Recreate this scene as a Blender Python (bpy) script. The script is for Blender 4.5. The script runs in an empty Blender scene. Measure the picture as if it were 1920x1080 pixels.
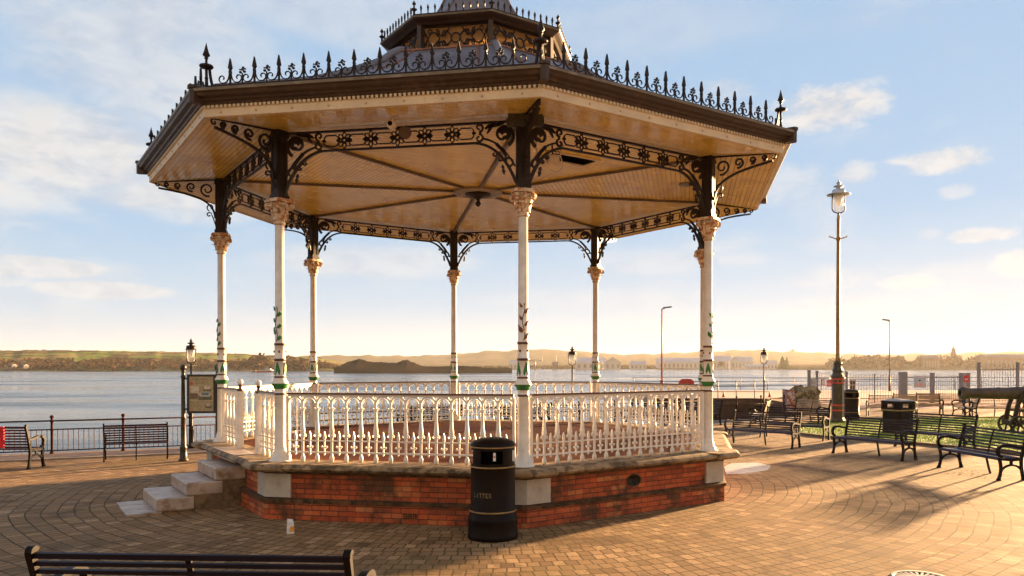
import bpy, math, random
from math import sin, cos, pi, radians, sqrt, atan2, tan
from mathutils import Vector, Matrix
random.seed(7)
S = bpy.context.scene
COL = S.collection

# ------------------------------------------------------------------ camera
EYE = 2.25; F = 1482.06; PX = 1021.09; HOR = 685.1
cam_d = bpy.data.cameras.new('camera'); cam = bpy.data.objects.new('camera', cam_d); COL.objects.link(cam)
cam.location = (0, 0, EYE); cam.rotation_euler = (radians(90 - 0.5908), radians(0.0), 0)
cam_d.sensor_width = 36; cam_d.lens = 36 * F / 1920
cam_d.shift_x = -61.09 / 1920; cam_d.shift_y = 160.31 / 1920
cam_d.clip_start = 0.1; cam_d.clip_end = 30000
S.camera = cam
S.render.resolution_x = 1024; S.render.resolution_y = 576

# ------------------------------------------------------------------ light
SUN_AZ = 45.0      # degrees to the right of +Y
SUN_EL = 7.6
S.view_settings.view_transform = 'Standard'; S.view_settings.look = 'None'; S.view_settings.gamma = 1
S.view_settings.exposure = 2.95
sd = bpy.data.lights.new('sun', 'SUN'); sd.energy = 4.0; sd.angle = radians(2.2); sd.color = (1.0, 0.62, 0.30)
sun = bpy.data.objects.new('sun', sd); COL.objects.link(sun)
a_ = radians(SUN_AZ); e_ = radians(SUN_EL)
sdir = Vector((sin(a_) * cos(e_), cos(a_) * cos(e_), sin(e_)))
sun.rotation_euler = sdir.to_track_quat('Z', 'Y').to_euler()
sun.location = (30, 40, 30)

W = bpy.data.worlds.new('World'); S.world = W; W.use_nodes = True
nt = W.node_tree; nt.nodes.clear()
class G:
    """tiny node graph helper"""
    def __init__(s, t): s.t = t
    def n(s, typ, **k):
        o = s.t.nodes.new(typ)
        for a, b in k.items(): setattr(o, a, b)
        return o
    def set(s, sock, v):
        if v is None: return
        if hasattr(v, 'is_output') or isinstance(v, bpy.types.NodeSocket): s.t.links.new(v, sock)
        else: sock.default_value = v
    def m(s, op, a, b=None, c=None, clamp=False):
        o = s.n('ShaderNodeMath', operation=op, use_clamp=clamp)
        for i, v in enumerate((a, b, c)):
            if v is not None: s.set(o.inputs[i], v)
        return o.outputs[0]
    def vm(s, op, a, b=None, scale=None):
        o = s.n('ShaderNodeVectorMath', operation=op); s.set(o.inputs[0], a)
        if b is not None: s.set(o.inputs[1], b)
        if scale is not None: s.set(o.inputs[3], scale)
        return o.outputs[1] if op in ('LENGTH', 'DOT_PRODUCT') else o.outputs[0]
    def mix(s, f, a, b, bt='MIX'):
        o = s.n('ShaderNodeMix', data_type='RGBA', blend_type=bt, clamp_factor=True)
        s.set(o.inputs[0], f); s.set(o.inputs[6], a); s.set(o.inputs[7], b); return o.outputs[2]
    def ramp(s, f, stops, interp='LINEAR'):
        o = s.n('ShaderNodeValToRGB'); s.set(o.inputs[0], f); r = o.color_ramp; r.interpolation = interp
        while len(r.elements) < len(stops): r.elements.new(0.5)
        for e, (p, c) in zip(r.elements, stops):
            e.position = p; e.color = c if len(c) == 4 else (*c, 1)
        return o.outputs[0]
    def noise(s, v, scale, detail=4, rough=0.5, dist=0, dims='3D'):
        o = s.n('ShaderNodeTexNoise', noise_dimensions=dims); s.set(o.inputs['Vector'], v)
        o.inputs['Scale'].default_value = scale; o.inputs['Detail'].default_value = detail
        o.inputs['Roughness'].default_value = rough; o.inputs['Distortion'].default_value = dist
        return o.outputs[0]
    def mr(s, v, a, b, c=0, d=1, t='SMOOTHSTEP'):
        o = s.n('ShaderNodeMapRange', interpolation_type=t); s.set(o.inputs[0], v)
        for i, x in enumerate((a, b, c, d)): s.set(o.inputs[i + 1], x)
        return o.outputs[0]
def srgb(r, g, b):
    f = lambda c: ((c / 255 + 0.055) / 1.055) ** 2.4 if c > 10 else c / 255 / 12.92
    return (f(r), f(g), f(b), 1)

g = G(nt)
tc = g.n('ShaderNodeTexCoord').outputs['Generated']
sep = g.n('ShaderNodeSeparateXYZ'); g.set(sep.inputs[0], tc)
DX, DY, DZ = sep.outputs
az = g.m('MULTIPLY', g.m('ARCTAN2', DX, DY), 180 / pi)          # degrees right of +Y
el = g.m('MULTIPLY', g.m('ARCSINE', DZ), 180 / pi)
sky = g.n('ShaderNodeTexSky', sky_type='NISHITA')
sky.sun_disc = False; sky.sun_elevation = radians(SUN_EL); sky.sun_rotation = radians(SUN_AZ); sky.altitude = 0
sky.air_density = 1.0; sky.dust_density = 1.5
elf = g.m('DIVIDE', el, 60, clamp=True)
base = g.ramp(elf, [(0.0, srgb(250, 236, 216)), (0.025, srgb(232, 236, 236)), (0.07, srgb(208, 225, 239)), (0.18, srgb(172, 206, 238)),
                    (0.36, srgb(168, 201, 234)), (0.5, srgb(172, 199, 230)), (0.75, srgb(130, 165, 210)), (1.0, srgb(90, 125, 175))])
# warmer and brighter towards the sun, low down
toward = g.mr(az, 0, 45, 0, .6)
low = g.mr(el, 0, 3, 1, 0)
base = g.mix(g.m('MULTIPLY', toward, low), base, srgb(250, 234, 208))
back = g.mr(g.m('ABSOLUTE', az), 60, 150, 0, 1)  # unseen sky behind the camera, coloured warm cream as added fill light
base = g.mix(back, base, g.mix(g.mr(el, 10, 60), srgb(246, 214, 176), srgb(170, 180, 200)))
# clouds: soft banks where the photograph has them, in sky directions
uvw = g.vm('MULTIPLY', tc, (1.0, 1.0, 2.2))
nz = g.noise(uvw, 5.5, 7, 0.56, 0.3)
nz2 = g.noise(g.vm('ADD', uvw, (3.1, 1.7, 0.4)), 17.0, 6, 0.6, 0.4)
nn = g.m('ADD', g.m('MULTIPLY', g.m('SUBTRACT', nz, 0.5), 2.6), g.m('MULTIPLY', g.m('SUBTRACT', nz2, 0.5), 1.1))
nz3 = g.noise(g.vm('MULTIPLY', tc, (1.0, 1.0, 1.9)), 34.0, 6, 0.62, 0.5)
nn_s = g.m('ADD', g.m('MULTIPLY', g.m('SUBTRACT', nz2, 0.5), 2.4), g.m('MULTIPLY', g.m('SUBTRACT', nz3, 0.5), 1.6))
def dirpx(x, y):
    A = atan2(x - PX, F); E = math.atan((HOR - y) / F * cos(A)); return math.degrees(A), math.degrees(E)
cl = None
for (x, y, w, h, k, edge) in [
    (60, 290, 420, 160, 1.0, .7), (300, 120, 330, 210, .75, .8), (330, 370, 200, 60, .9, .5), (60, 500, 150, 22, .8, .3), (200, 545, 140, 18, .75, .3),
    (10, 525, 60, 14, .6, .3), (60, 605, 60, 9, .4, .3), (700, 490, 230, 40, .55, .7), (640, 20, 300, 90, .5, .8), (1200, 60, 330, 80, .3, .9),
    (1550, 205, 125, 52, 1.0, .35), (1360, 170, 70, 30, .5, .5), (1765, 303, 110, 30, .9, .35), (1595, 330, 60, 26, .7, .4), (1790, 360, 40, 16, .5, .4),
    (1840, 441, 80, 16, .8, .3), (1705, 530, 70, 18, .7, .35), (1740, 440, 30, 14, .4, .4), (1905, 495, 55, 30, .9, .4), (1480, 350, 120, 50, .5, .7),
    (1600, 580, 200, 34, .5, .8), (1230, 490, 160, 34, .4, .7), (1860, 555, 40, 10, .5, .4), (1100, 560, 300, 26, .3, .8), (150, 230, 100, 60, .5, .6),
    (1560, 520, 120, 26, .4, .8), (1350, 470, 120, 40, .35, .8)]:
    A, E = dirpx(x, y); A2, _ = dirpx(x + w, y); _, E2 = dirpx(x, y - h)
    wa = abs(A2 - A); we = abs(E2 - E)
    d2 = g.m('ADD', g.m('POWER', g.m('ABSOLUTE', g.m('DIVIDE', g.m('SUBTRACT', az, A), wa)), 2), g.m('POWER', g.m('ABSOLUTE', g.m('DIVIDE', g.m('SUBTRACT', el, E), we)), 2))
    v = g.m('ADD', g.m('SUBTRACT', 1.0, d2), g.m('MULTIPLY', nn if w > 130 else nn_s, 0.62 if w > 130 else 0.95))
    v = g.m('MULTIPLY', g.mr(v, -0.1, edge + (.25 if w > 130 else .55)), k)
    cl = v if cl is None else g.m('MAXIMUM', cl, v)
over = g.m('MULTIPLY', g.mr(nz, 0.46, 0.72), 0.42)
cl = g.m('MAXIMUM', cl, over)
warm = g.mr(el, 2, 22, 0, 1)
ccol = g.mix(warm, srgb(250, 244, 236), srgb(236, 232, 228))
ccol = g.mix(g.mr(nz2, 0.35, 0.6, 0.75, 0), ccol, srgb(205, 208, 216))
ccol = g.mix(g.m('MULTIPLY', g.mr(nz3, .4, .65), .35), ccol, srgb(252, 250, 246))
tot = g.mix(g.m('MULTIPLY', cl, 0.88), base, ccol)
K = 1.0
tot = g.vm('SCALE', tot, None, 1.0)
nish = g.vm("SCALE", sky.outputs[0], None, 0.002)
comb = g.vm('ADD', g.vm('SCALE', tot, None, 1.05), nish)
# below the horizon: dull ground bounce colour
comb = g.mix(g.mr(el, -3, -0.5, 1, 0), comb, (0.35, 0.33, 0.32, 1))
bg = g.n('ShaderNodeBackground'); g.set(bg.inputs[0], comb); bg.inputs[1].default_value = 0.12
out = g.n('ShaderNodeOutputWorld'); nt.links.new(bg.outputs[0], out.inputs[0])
S.cycles.use_denoising = True
S.cycles.max_bounces = 8; S.cycles.diffuse_bounces = 4; S.cycles.glossy_bounces = 4; S.cycles.volume_bounces = 0
S.cycles.sample_clamp_indirect = 6; S.cycles.transparent_max_bounces = 12

# ------------------------------------------------------------------ helpers
def gp(x, y, z=0.0):
    """world point at height z that the photo pixel (x, y) looks at"""
    d = (EYE - z) * F / (y - HOR); return Vector(((x - PX) / F * d, d, z))
def wx(x, d): return (x - PX) / F * d
def wz(y, d): return EYE + (HOR - y) / F * d

class MB:
    def __init__(s): s.v = []; s.f = []; s.m = []; s.uv = []; s.sm = []
    def add(s, vs, fs, m=0, smooth=False, uvs=None):
        b = len(s.v); s.v += [tuple(p) for p in vs]
        for i, f in enumerate(fs):
            s.f.append([b + k for k in f]); s.m.append(m[i] if isinstance(m, (list, tuple)) else m); s.sm.append(smooth); s.uv.append(uvs[i] if uvs else None)
        return s
    def box(s, x0, x1, y0, y1, z0, z1, m=0, M=None, uv=False):
        vs = [Vector(p) for p in ((x0, y0, z0), (x1, y0, z0), (x1, y1, z0), (x0, y1, z0), (x0, y0, z1), (x1, y0, z1), (x1, y1, z1), (x0, y1, z1))]
        fs = [(0, 3, 2, 1), (4, 5, 6, 7), (0, 1, 5, 4), (1, 2, 6, 5), (2, 3, 7, 6), (3, 0, 4, 7)]
        uvs = None
        if uv:
            uvs = []
            for k, f in enumerate(fs):
                uvs.append([((vs[i].x, vs[i].y) if k < 2 else (vs[i].x, vs[i].z) if k in (2, 4) else (vs[i].y, vs[i].z)) for i in f])
        if M: vs = [M @ p for p in vs]
        return s.add(vs, fs, m, False, uvs)
    def hexa(s, bot, top, m=0, uvs=None):
        n = len(bot); vs = list(bot) + list(top)
        fs = [tuple(reversed(range(n))), tuple(range(n, 2 * n))] + [(i, (i + 1) % n, n + (i + 1) % n, n + i) for i in range(n)]
        return s.add(vs, fs, m)
    def prism(s, pts, z0, z1, m=0, M=None):
        b = [Vector((p[0], p[1], z0)) for p in pts]; t = [Vector((p[0], p[1], z1)) for p in pts]
        if M: b = [M @ p for p in b]; t = [M @ p for p in t]
        return s.hexa(b, t, m)
    def tube(s, pts, r, n=8, m=0, cap=True, smooth=True):
        pts = [Vector(p) for p in pts]; k = len(pts); rs = r if isinstance(r, (list, tuple)) else [r] * k
        vs = []; up = None
        for i, p in enumerate(pts):
            t = (pts[min(i + 1, k - 1)] - pts[max(i - 1, 0)])
            if t.length < 1e-9: t = Vector((0, 0, 1))
            t.normalize()
            if up is None: up = Vector((0, 0, 1)) if abs(t.z) < 0.9 else Vector((1, 0, 0))
            a = t.cross(up)
            if a.length < 1e-6: a = t.orthogonal()
            a.normalize(); b = a.cross(t).normalized(); up = b
            for j in range(n):
                q = 2 * pi * (j + .5) / n; vs.append(p + (a * cos(q) + b * sin(q)) * rs[i])
        fs = [(i * n + j, i * n + (j + 1) % n, (i + 1) * n + (j + 1) % n, (i + 1) * n + j) for i in range(k - 1) for j in range(n)]
        fs = [tuple(reversed(f)) for f in fs]
        if cap: fs += [tuple(range(n)), tuple(reversed(range((k - 1) * n, k * n)))]
        return s.add(vs, fs, m, smooth)
    def lathe(s, prof, n=16, o=(0, 0, 0), m=0, M=None, smooth=True, rot=0, sy=1):
        """prof: (r, z) or (r, z, material of the band above)"""
        vs = []
        for p in prof:
            for j in range(n):
                q = rot + 2 * pi * j / n; vs.append(Vector((o[0] + p[0] * cos(q), o[1] + sy * p[0] * sin(q), o[2] + p[1])))
        if M: vs = [M @ v for v in vs]
        fs = []; ms = []
        for i in range(len(prof) - 1):
            for j in range(n):
                fs.append((i * n + j, i * n + (j + 1) % n, (i + 1) * n + (j + 1) % n, (i + 1) * n + j))
                ms.append(prof[i][2] if len(prof[i]) > 2 else m)
        if prof[0][0] > 1e-4: fs.append(tuple(reversed(range(n)))); ms.append(ms[0])
        if prof[-1][0] > 1e-4: fs.append(tuple(range((len(prof) - 1) * n, len(prof) * n))); ms.append(ms[-1])
        return s.add(vs, fs, ms, smooth)
    def ribbon(s, path, w, th, f, m=0, c0=0.0):
        """flat bar following a 2-D path; f maps (a, b, c) to 3-D; w width in plane (number or list), th thickness"""
        k = len(path); vs = []
        ws = w if isinstance(w, (list, tuple)) else [w] * k
        for i, p in enumerate(path):
            q0 = path[max(i - 1, 0)]; q1 = path[min(i + 1, k - 1)]
            tx, ty = q1[0] - q0[0], q1[1] - q0[1]; L = math.hypot(tx, ty) or 1; nx, ny = -ty / L, tx / L
            h = ws[i] / 2
            for sg, c in ((1, -1), (1, 1), (-1, 1), (-1, -1)):
                vs.append(Vector(f(p[0] + nx * h * sg, p[1] + ny * h * sg, c0 + c * th / 2)))
        fs = [(i * 4 + j, i * 4 + (j + 1) % 4, (i + 1) * 4 + (j + 1) % 4, (i + 1) * 4 + j) for i in range(k - 1) for j in range(4)]
        fs += [(3, 2, 1, 0), tuple(range((k - 1) * 4, k * 4))]
        return s.add(vs, fs, m)
    def ball(s, c, r, n=8, k=6, m=0, sz=1.0, M=None):
        prof = [(max(r * sin(pi * i / k), 1e-5), -r * cos(pi * i / k) * sz) for i in range(k + 1)]
        return s.lathe(prof, n, c, m, M)
    def oct(s, prof, m=0, n=8, o=(0, 0), uvoff=0, cap0=False, cap1=False, smooth=False):
        """octagonal rings: prof (R, z[, mat]); UV = metres along the side, metres up"""
        for i in range(len(prof) - 1):
            (R0, z0), (R1, z1) = prof[i][:2], prof[i + 1][:2]
            mm = prof[i][2] if len(prof[i]) > 2 else m
            for k in range(n):
                a0, a1 = 2 * pi * k / n, 2 * pi * (k + 1) / n
                vs = [(o[0] + R0 * cos(a0), o[1] + R0 * sin(a0), z0), (o[0] + R0 * cos(a1), o[1] + R0 * sin(a1), z0),
                      (o[0] + R1 * cos(a1), o[1] + R1 * sin(a1), z1), (o[0] + R1 * cos(a0), o[1] + R1 * sin(a0), z1)]
                h0 = R0 * sin(pi / n); h1 = R1 * sin(pi / n); c = 10 * k
                sl = math.hypot((R1 - R0) * cos(pi / n), z1 - z0) if abs(R1 - R0) > .3 else 0
                v0, v1 = (z0, z1) if not sl else (R0 * cos(pi / n), R1 * cos(pi / n))
                s.add(vs, [(0, 1, 2, 3)], mm, smooth, [[(c - h0, v0), (c + h0, v0), (c + h1, v1), (c - h1, v1)]])
        if cap1:
            R, z = prof[-1][:2]; s.add([(o[0] + R * cos(2 * pi * k / n), o[1] + R * sin(2 * pi * k / n), z) for k in range(n)], [tuple(range(n))], m)
        if cap0:
            R, z = prof[0][:2]; s.add([(o[0] + R * cos(2 * pi * k / n), o[1] + R * sin(2 * pi * k / n), z) for k in range(n)], [tuple(reversed(range(n)))], m)
        return s
    def mesh(s, name, mats):
        me = bpy.data.meshes.new(name); me.from_pydata(s.v, [], s.f)
        for mm in (mats if isinstance(mats, (list, tuple)) else [mats]): me.materials.append(mm)
        me.polygons.foreach_set('material_index', s.m); me.polygons.foreach_set('use_smooth', s.sm)
        ul = me.uv_layers.new(name='UVMap'); 
        for p, uv in zip(me.polygons, s.uv):
            if uv:
                for li, c in zip(p.loop_indices, uv): ul.data[li].uv = c
        me.validate(); me.update()
        return me
    def build(s, name, mats, parent=None, loc=(0, 0, 0), rz=0, label=None):
        return inst(name, s.mesh(name, mats), parent, loc, rz, label)
def inst(name, me, parent=None, loc=(0, 0, 0), rz=0, label=None):
    o = bpy.data.objects.new(name, me); COL.objects.link(o); o.parent = parent; o.location = loc; o.rotation_euler = (0, 0, rz)
    if label: o['label'] = label
    return o
def thing(name, label, cat, loc=(0, 0, 0), rz=0, group=None, sc=1):
    o = bpy.data.objects.new(name, None); COL.objects.link(o); o.location = loc; o.rotation_euler = (0, 0, rz); o.scale = (sc,) * 3
    o.empty_display_size = .3; o['label'] = label; o['category'] = cat
    if group: o['group'] = group
    return o
def tag(o, label, cat, group=None):
    o['label'] = label; o['category'] = cat
    if group: o['group'] = group
    return o
def struct(o): o['kind'] = 'structure'; return o
def stuff(o, label, cat): o['kind'] = 'stuff'; o['label'] = label; o['category'] = cat; return o
def dup(root, loc, rz, label, group=None, sc=None):
    r = root.copy(); COL.objects.link(r); r.location = loc; r.rotation_euler = (0, 0, rz); r['label'] = label
    if group: r['group'] = group
    if sc: r.scale = (sc,) * 3
    for ch in list(root.children):
        c = ch.copy(); COL.objects.link(c); c.parent = r
        for gch in list(ch.children):
            d = gch.copy(); COL.objects.link(d); d.parent = c
    return r
def spiral(cx, cy, r0, r1, a0, a1, n=16):
    return [(cx + (r0 + (r1 - r0) * i / n) * cos(a0 + (a1 - a0) * i / n), cy + (r0 + (r1 - r0) * i / n) * sin(a0 + (a1 - a0) * i / n)) for i in range(n + 1)]
def bez(p0, p1, p2, p3, n=10):
    r = []
    for i in range(n + 1):
        t = i / n; u = 1 - t
        r.append(tuple(u ** 3 * a + 3 * u * u * t * b + 3 * u * t * t * c + t ** 3 * d for a, b, c, d in zip(p0, p1, p2, p3)))
    return r

# ------------------------------------------------------------------ materials
def newmat(name):
    m = bpy.data.materials.new(name); m.use_nodes = True; t = m.node_tree; t.nodes.clear(); gg = G(t)
    b = gg.n('ShaderNodeBsdfPrincipled'); o = gg.n('ShaderNodeOutputMaterial'); t.links.new(b.outputs[0], o.inputs[0])
    return m, gg, b
def coords(gg, kind='Object'): return gg.n('ShaderNodeTexCoord').outputs[kind]
def bumpn(gg, b, h, dist=.01, st=.5):
    n = gg.n('ShaderNodeBump'); n.inputs['Strength'].default_value = st; n.inputs['Distance'].default_value = dist
    gg.set(n.inputs['Height'], h); gg.t.links.new(n.outputs[0], b.inputs['Normal'])
def mat(name, col, rough=.5, metal=0, var=.2, sc=4, col2=None, mixlo=.5, mixhi=.7, bump=0, bsc=60, spec=.5, coat=0):
    m, gg, b = newmat(name); v = coords(gg)
    n1 = gg.noise(v, sc, 6, .6)
    c = gg.mix(gg.mr(n1, .3, .7), tuple(x * (1 - var) for x in col[:3]) + (1,), tuple(min(1, x * (1 + var)) for x in col[:3]) + (1,))
    if col2:
        n2 = gg.noise(gg.vm('ADD', v, (5.2, 3.3, 1.1)), sc * 2.3, 8, .65)
        c = gg.mix(gg.mr(n2, mixlo, mixhi), c, (*col2[:3], 1))
    gg.set(b.inputs['Base Color'], c); b.inputs['Metallic'].default_value = metal
    gg.set(b.inputs['Roughness'], gg.m('ADD', gg.m('MULTIPLY', n1, .25), rough - .12, clamp=True)); b.inputs['Specular IOR Level'].default_value = spec
    b.inputs['Coat Weight'].default_value = coat
    if bump: bumpn(gg, b, gg.noise(v, bsc, 5, .6), bump, .6)
    return m
Mt = {}
Mt['white'] = mat('painted_white_iron', (.82, .78, .71), .42, col2=(.42, .22, .09), mixlo=.64, mixhi=.78, sc=7, var=.10, bump=.004, bsc=55)
Mt['cream'] = mat('cream_paint', (.74, .62, .44), .5, col2=(.45, .28, .12), mixlo=.62, mixhi=.8, sc=3, var=.1)
Mt['cap'] = mat('flaking_capital', (.72, .60, .44), .6, col2=(.42, .15, .04), mixlo=.48, mixhi=.58, sc=7, var=.2, bump=.01, bsc=45)
Mt['iron'] = mat('dark_brown_iron', (.017, .008, .004), .5, col2=(.07, .025, .010), mixlo=.6, mixhi=.75, sc=8, spec=.3)
Mt['brown'] = mat('brown_ring_paint', (.10, .035, .02), .4, sc=10)
Mt['green'] = mat('green_paint', (.03, .20, .05), .4, sc=14, var=.3)
Mt['rust'] = mat('rusty_relief', (.22, .07, .02), .6, sc=20, var=.4)
Mt['gutter'] = mat('gutter_timber', (.045, .022, .010), .5, col2=(.11, .06, .03), mixlo=.52, mixhi=.75, sc=3)
Mt['lead'] = mat('lead_sheet', (.19, .175, .185), .42, metal=.15, col2=(.15, .09, .06), mixlo=.5, mixhi=.75, sc=2.4, var=.2)
Mt['copper'] = mat('copper_edge', (.30, .12, .05), .45, metal=.4, sc=3, var=.3)
Mt['stone'] = mat('grey_stone', (.42, .38, .32), .75, col2=(.16, .12, .06), mixlo=.50, mixhi=.72, sc=2.2, var=.25, bump=.006, bsc=30)
Mt['quoin'] = mat('pale_quoin_stone', (.50, .46, .40), .8, col2=(.24, .20, .14), mixlo=.55, mixhi=.75, sc=3, var=.15, bump=.006, bsc=30)
Mt['coping'] = mat('weathered_coping', (.34, .24, .13), .75, col2=(.08, .05, .018), mixlo=.42, mixhi=.62, sc=2.4, var=.3, bump=.008, bsc=25)
Mt['moss'] = mat('mossy_course', (.15, .07, .028), .85, col2=(.05, .032, .012), mixlo=.4, mixhi=.6, sc=3, var=.4, bump=.008)
Mt['steps'] = mat('worn_step_stone', (.46, .37, .30), .42, col2=(.26, .15, .09), mixlo=.48, mixhi=.68, sc=2.5, var=.2, bump=.006, bsc=20)
Mt['stepside'] = mat('brown_step_stone', (.20, .13, .07), .8, col2=(.10, .07, .03), mixlo=.45, mixhi=.65, sc=3, var=.3, bump=.01, bsc=16)
Mt['black'] = mat('black_paint', (.014, .013, .014), .32, var=.3, sc=5, spec=.6)
Mt['bench_iron'] = mat('black_bench_iron', (.006, .0035, .003), .5, var=.3, sc=6, spec=.15)
Mt['slat'] = mat('black_bench_slat', (.007, .006, .016), .42, var=.3, sc=3, spec=.2)
Mt['woodslat'] = mat('varnished_wood_slat', (.34, .22, .12), .45, var=.3, sc=5)
Mt['redpaint'] = mat('red_paint', (.55, .03, .02), .4, var=.15)
Mt['bin'] = mat('bin_plastic', (.008, .004, .003), .5, var=.3, sc=3, spec=.13, col2=(.018, .011, .008), mixlo=.5, mixhi=.8)
Mt['gold'] = mat('dull_gold', (.30, .19, .07), .4, metal=.3, var=.3, sc=9)
Mt['dark'] = mat('dark_void', (.002, .002, .002), .9, var=0, spec=0)
Mt['steel'] = mat('galvanised_steel', (.22, .22, .24), .5, metal=.3, var=.15)
Mt['silver'] = mat('silver_lamp_cap', (.45, .47, .50), .35, metal=.6, var=.15)
Mt['cable'] = mat('buff_cable', (.55, .42, .28), .5)
def glassmat(name, col, rough=.05, alpha=.35):
    m, gg, b = newmat(name); b.inputs['Base Color'].default_value = (*col, 1); b.inputs['Roughness'].default_value = rough
    b.inputs['Alpha'].default_value = alpha; b.inputs['Specular IOR Level'].default_value = .8; return m
Mt['glass'] = glassmat('lamp_glass', (.85, .85, .82), .08, .30)
Mt['globe'] = mat('white_lamp_globe', (.85, .85, .82), .3, var=.03)

def brickmat(name, c1, c2, mortar, bw=.27, bh=.0755, off=.5, grime=.5):
    m, gg, b = newmat(name); uv = coords(gg, 'UV'); ob = coords(gg)
    def br(ca, cb, mo):
        t = gg.n('ShaderNodeTexBrick'); gg.set(t.inputs['Vector'], uv); t.offset = off
        t.inputs['Color1'].default_value = ca; t.inputs['Color2'].default_value = cb; t.inputs['Mortar'].default_value = mo
        t.inputs['Scale'].default_value = 1; t.inputs['Mortar Size'].default_value = .0075; t.inputs['Mortar Smooth'].default_value = .3
        t.inputs['Brick Width'].default_value = bw; t.inputs['Row Height'].default_value = bh; t.inputs['Bias'].default_value = .0
        return t
    t = br((*c1, 1), (*c2, 1), (*mortar, 1))
    n = gg.noise(ob, 3.5, 6, .6); n2 = gg.noise(gg.vm('ADD', ob, (9, 2, 4)), 1.5, 8, .7)
    c = gg.mix(gg.mr(n, .35, .7, 0, .5), t.outputs['Color'], (c1[0] * 1.25, c1[1] * 1.0, c1[2] * .8, 1))
    c = gg.mix(gg.mr(gg.noise(ob, 24, 4, .7), .45, .75, 0, .45), c, (c1[0] * .35, c1[1] * .3, c1[2] * .3, 1))
    bn = gg.n('ShaderNodeTexWhiteNoise', noise_dimensions='2D'); s_ = gg.n('ShaderNodeSeparateXYZ'); gg.set(s_.inputs[0], uv)
    row = gg.m('FLOOR', gg.m('DIVIDE', s_.outputs[1], bh)); cv = gg.n('ShaderNodeCombineXYZ')
    gg.set(cv.inputs[0], gg.m('FLOOR', gg.m('ADD', gg.m('DIVIDE', s_.outputs[0], bw), gg.m('MULTIPLY', gg.m('MODULO', gg.m('ABSOLUTE', row), 2.0), off)))); gg.set(cv.inputs[1], row); gg.set(bn.inputs['Vector'], cv.outputs[0])
    c = gg.mix(gg.mr(bn.outputs[0], .62, .95, 0, .45), c, (.13, .04, .02, 1)); c = gg.mix(gg.mr(bn.outputs[0], .25, .0, 0, .55), c, (.62, .26, .09, 1))
    c = gg.mix(gg.m('MULTIPLY', t.outputs['Fac'], .4), c, (*mortar, 1))
    c = gg.mix(gg.mr(n2, .46, .62, 0, grime), c, (.05, .032, .013, 1))
    gg.set(b.inputs['Base Color'], c); b.inputs['Roughness'].default_value = .8
    h = gg.m('ADD', gg.m('MULTIPLY', t.outputs['Fac'], -1.0), gg.m('MULTIPLY', gg.noise(ob, 50, 4, .6), .4))
    bumpn(gg, b, h, .006, .9)
    return m
Mt['brick'] = brickmat('red_brick', (.56, .125, .035), (.30, .052, .016), (.07, .035, .018), grime=.85)

# boarded ceiling, varnished cream: fine grooves parallel to the sides, glossy
def boards(name, col):
    m, gg, b = newmat(name); uv = coords(gg, 'UV'); ob = coords(gg)
    s = gg.n('ShaderNodeSeparateXYZ'); gg.set(s.inputs[0], uv)
    r = gg.m('DIVIDE', s.outputs[1], .085); fr = gg.m('FRACT', r); k = gg.m('FLOOR', r)
    groove = gg.mr(gg.m('ABSOLUTE', gg.m('SUBTRACT', fr, .5)), .36, .48)
    wn = gg.n('ShaderNodeTexWhiteNoise', noise_dimensions='1D'); gg.set(wn.inputs['W'], k)
    end = gg.m('FRACT', gg.m('ADD', gg.m('DIVIDE', s.outputs[0], 2.4), gg.m('MULTIPLY', wn.outputs[0], 3.7)))
    joint = gg.mr(end, .0, .008, 1, 0)
    n1 = gg.noise(ob, 1.2, 6, .6)
    c = gg.mix(gg.mr(n1, .3, .75), (col[0] * .85, col[1] * .8, col[2] * .75, 1), (*col, 1))
    c = gg.mix(gg.m('MULTIPLY', wn.outputs[0], .3), c, (col[0] * .7, col[1] * .62, col[2] * .5, 1))
    c = gg.mix(gg.m('MULTIPLY', gg.m('MAXIMUM', groove, joint), .75), c, (col[0] * .22, col[1] * .15, col[2] * .14, 1))
    c = gg.mix(gg.mr(gg.noise(ob, 11, 5, .7), .62, .76, 0, .6), c, (.25, .11, .03, 1))
    c = gg.mix(gg.mr(gg.noise(gg.vm('ADD', ob, (7, 3, 1)), 1.1, 7, .7), .52, .66, 0, .5), c, (.52, .28, .06, 1))
    gg.set(b.inputs['Base Color'], c); gg.set(b.inputs['Roughness'], gg.mr(gg.noise(ob, 2.5, 4, .6), .3, .7, .20, .28)); b.inputs['Specular IOR Level'].default_value = .42; b.inputs['Specular Tint'].default_value = (1, .8, .5, 1); b.inputs['Coat Weight'].default_value = 0
    # slightly cupped boards break the reflections up
    h = gg.m('ADD', gg.m('MULTIPLY', groove, -1.0), gg.m('MULTIPLY', wn.outputs[0], .35))
    h = gg.m('ADD', h, gg.m('MULTIPLY', gg.noise(ob, 2.2, 2, .4), .5))
    bumpn(gg, b, h, .003, .35)
    return m
Mt['ceil'] = boards('varnished_ceiling_boards', (1.0, .75, .18))

# floor surface of the bandstand
Mt['floor'] = mat('red_brown_floor', (.12, .034, .015), .95, spec=.1, col2=(.07, .025, .013), mixlo=.4, mixhi=.7, sc=2.5, var=.35, bump=.01, bsc=60)

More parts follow.
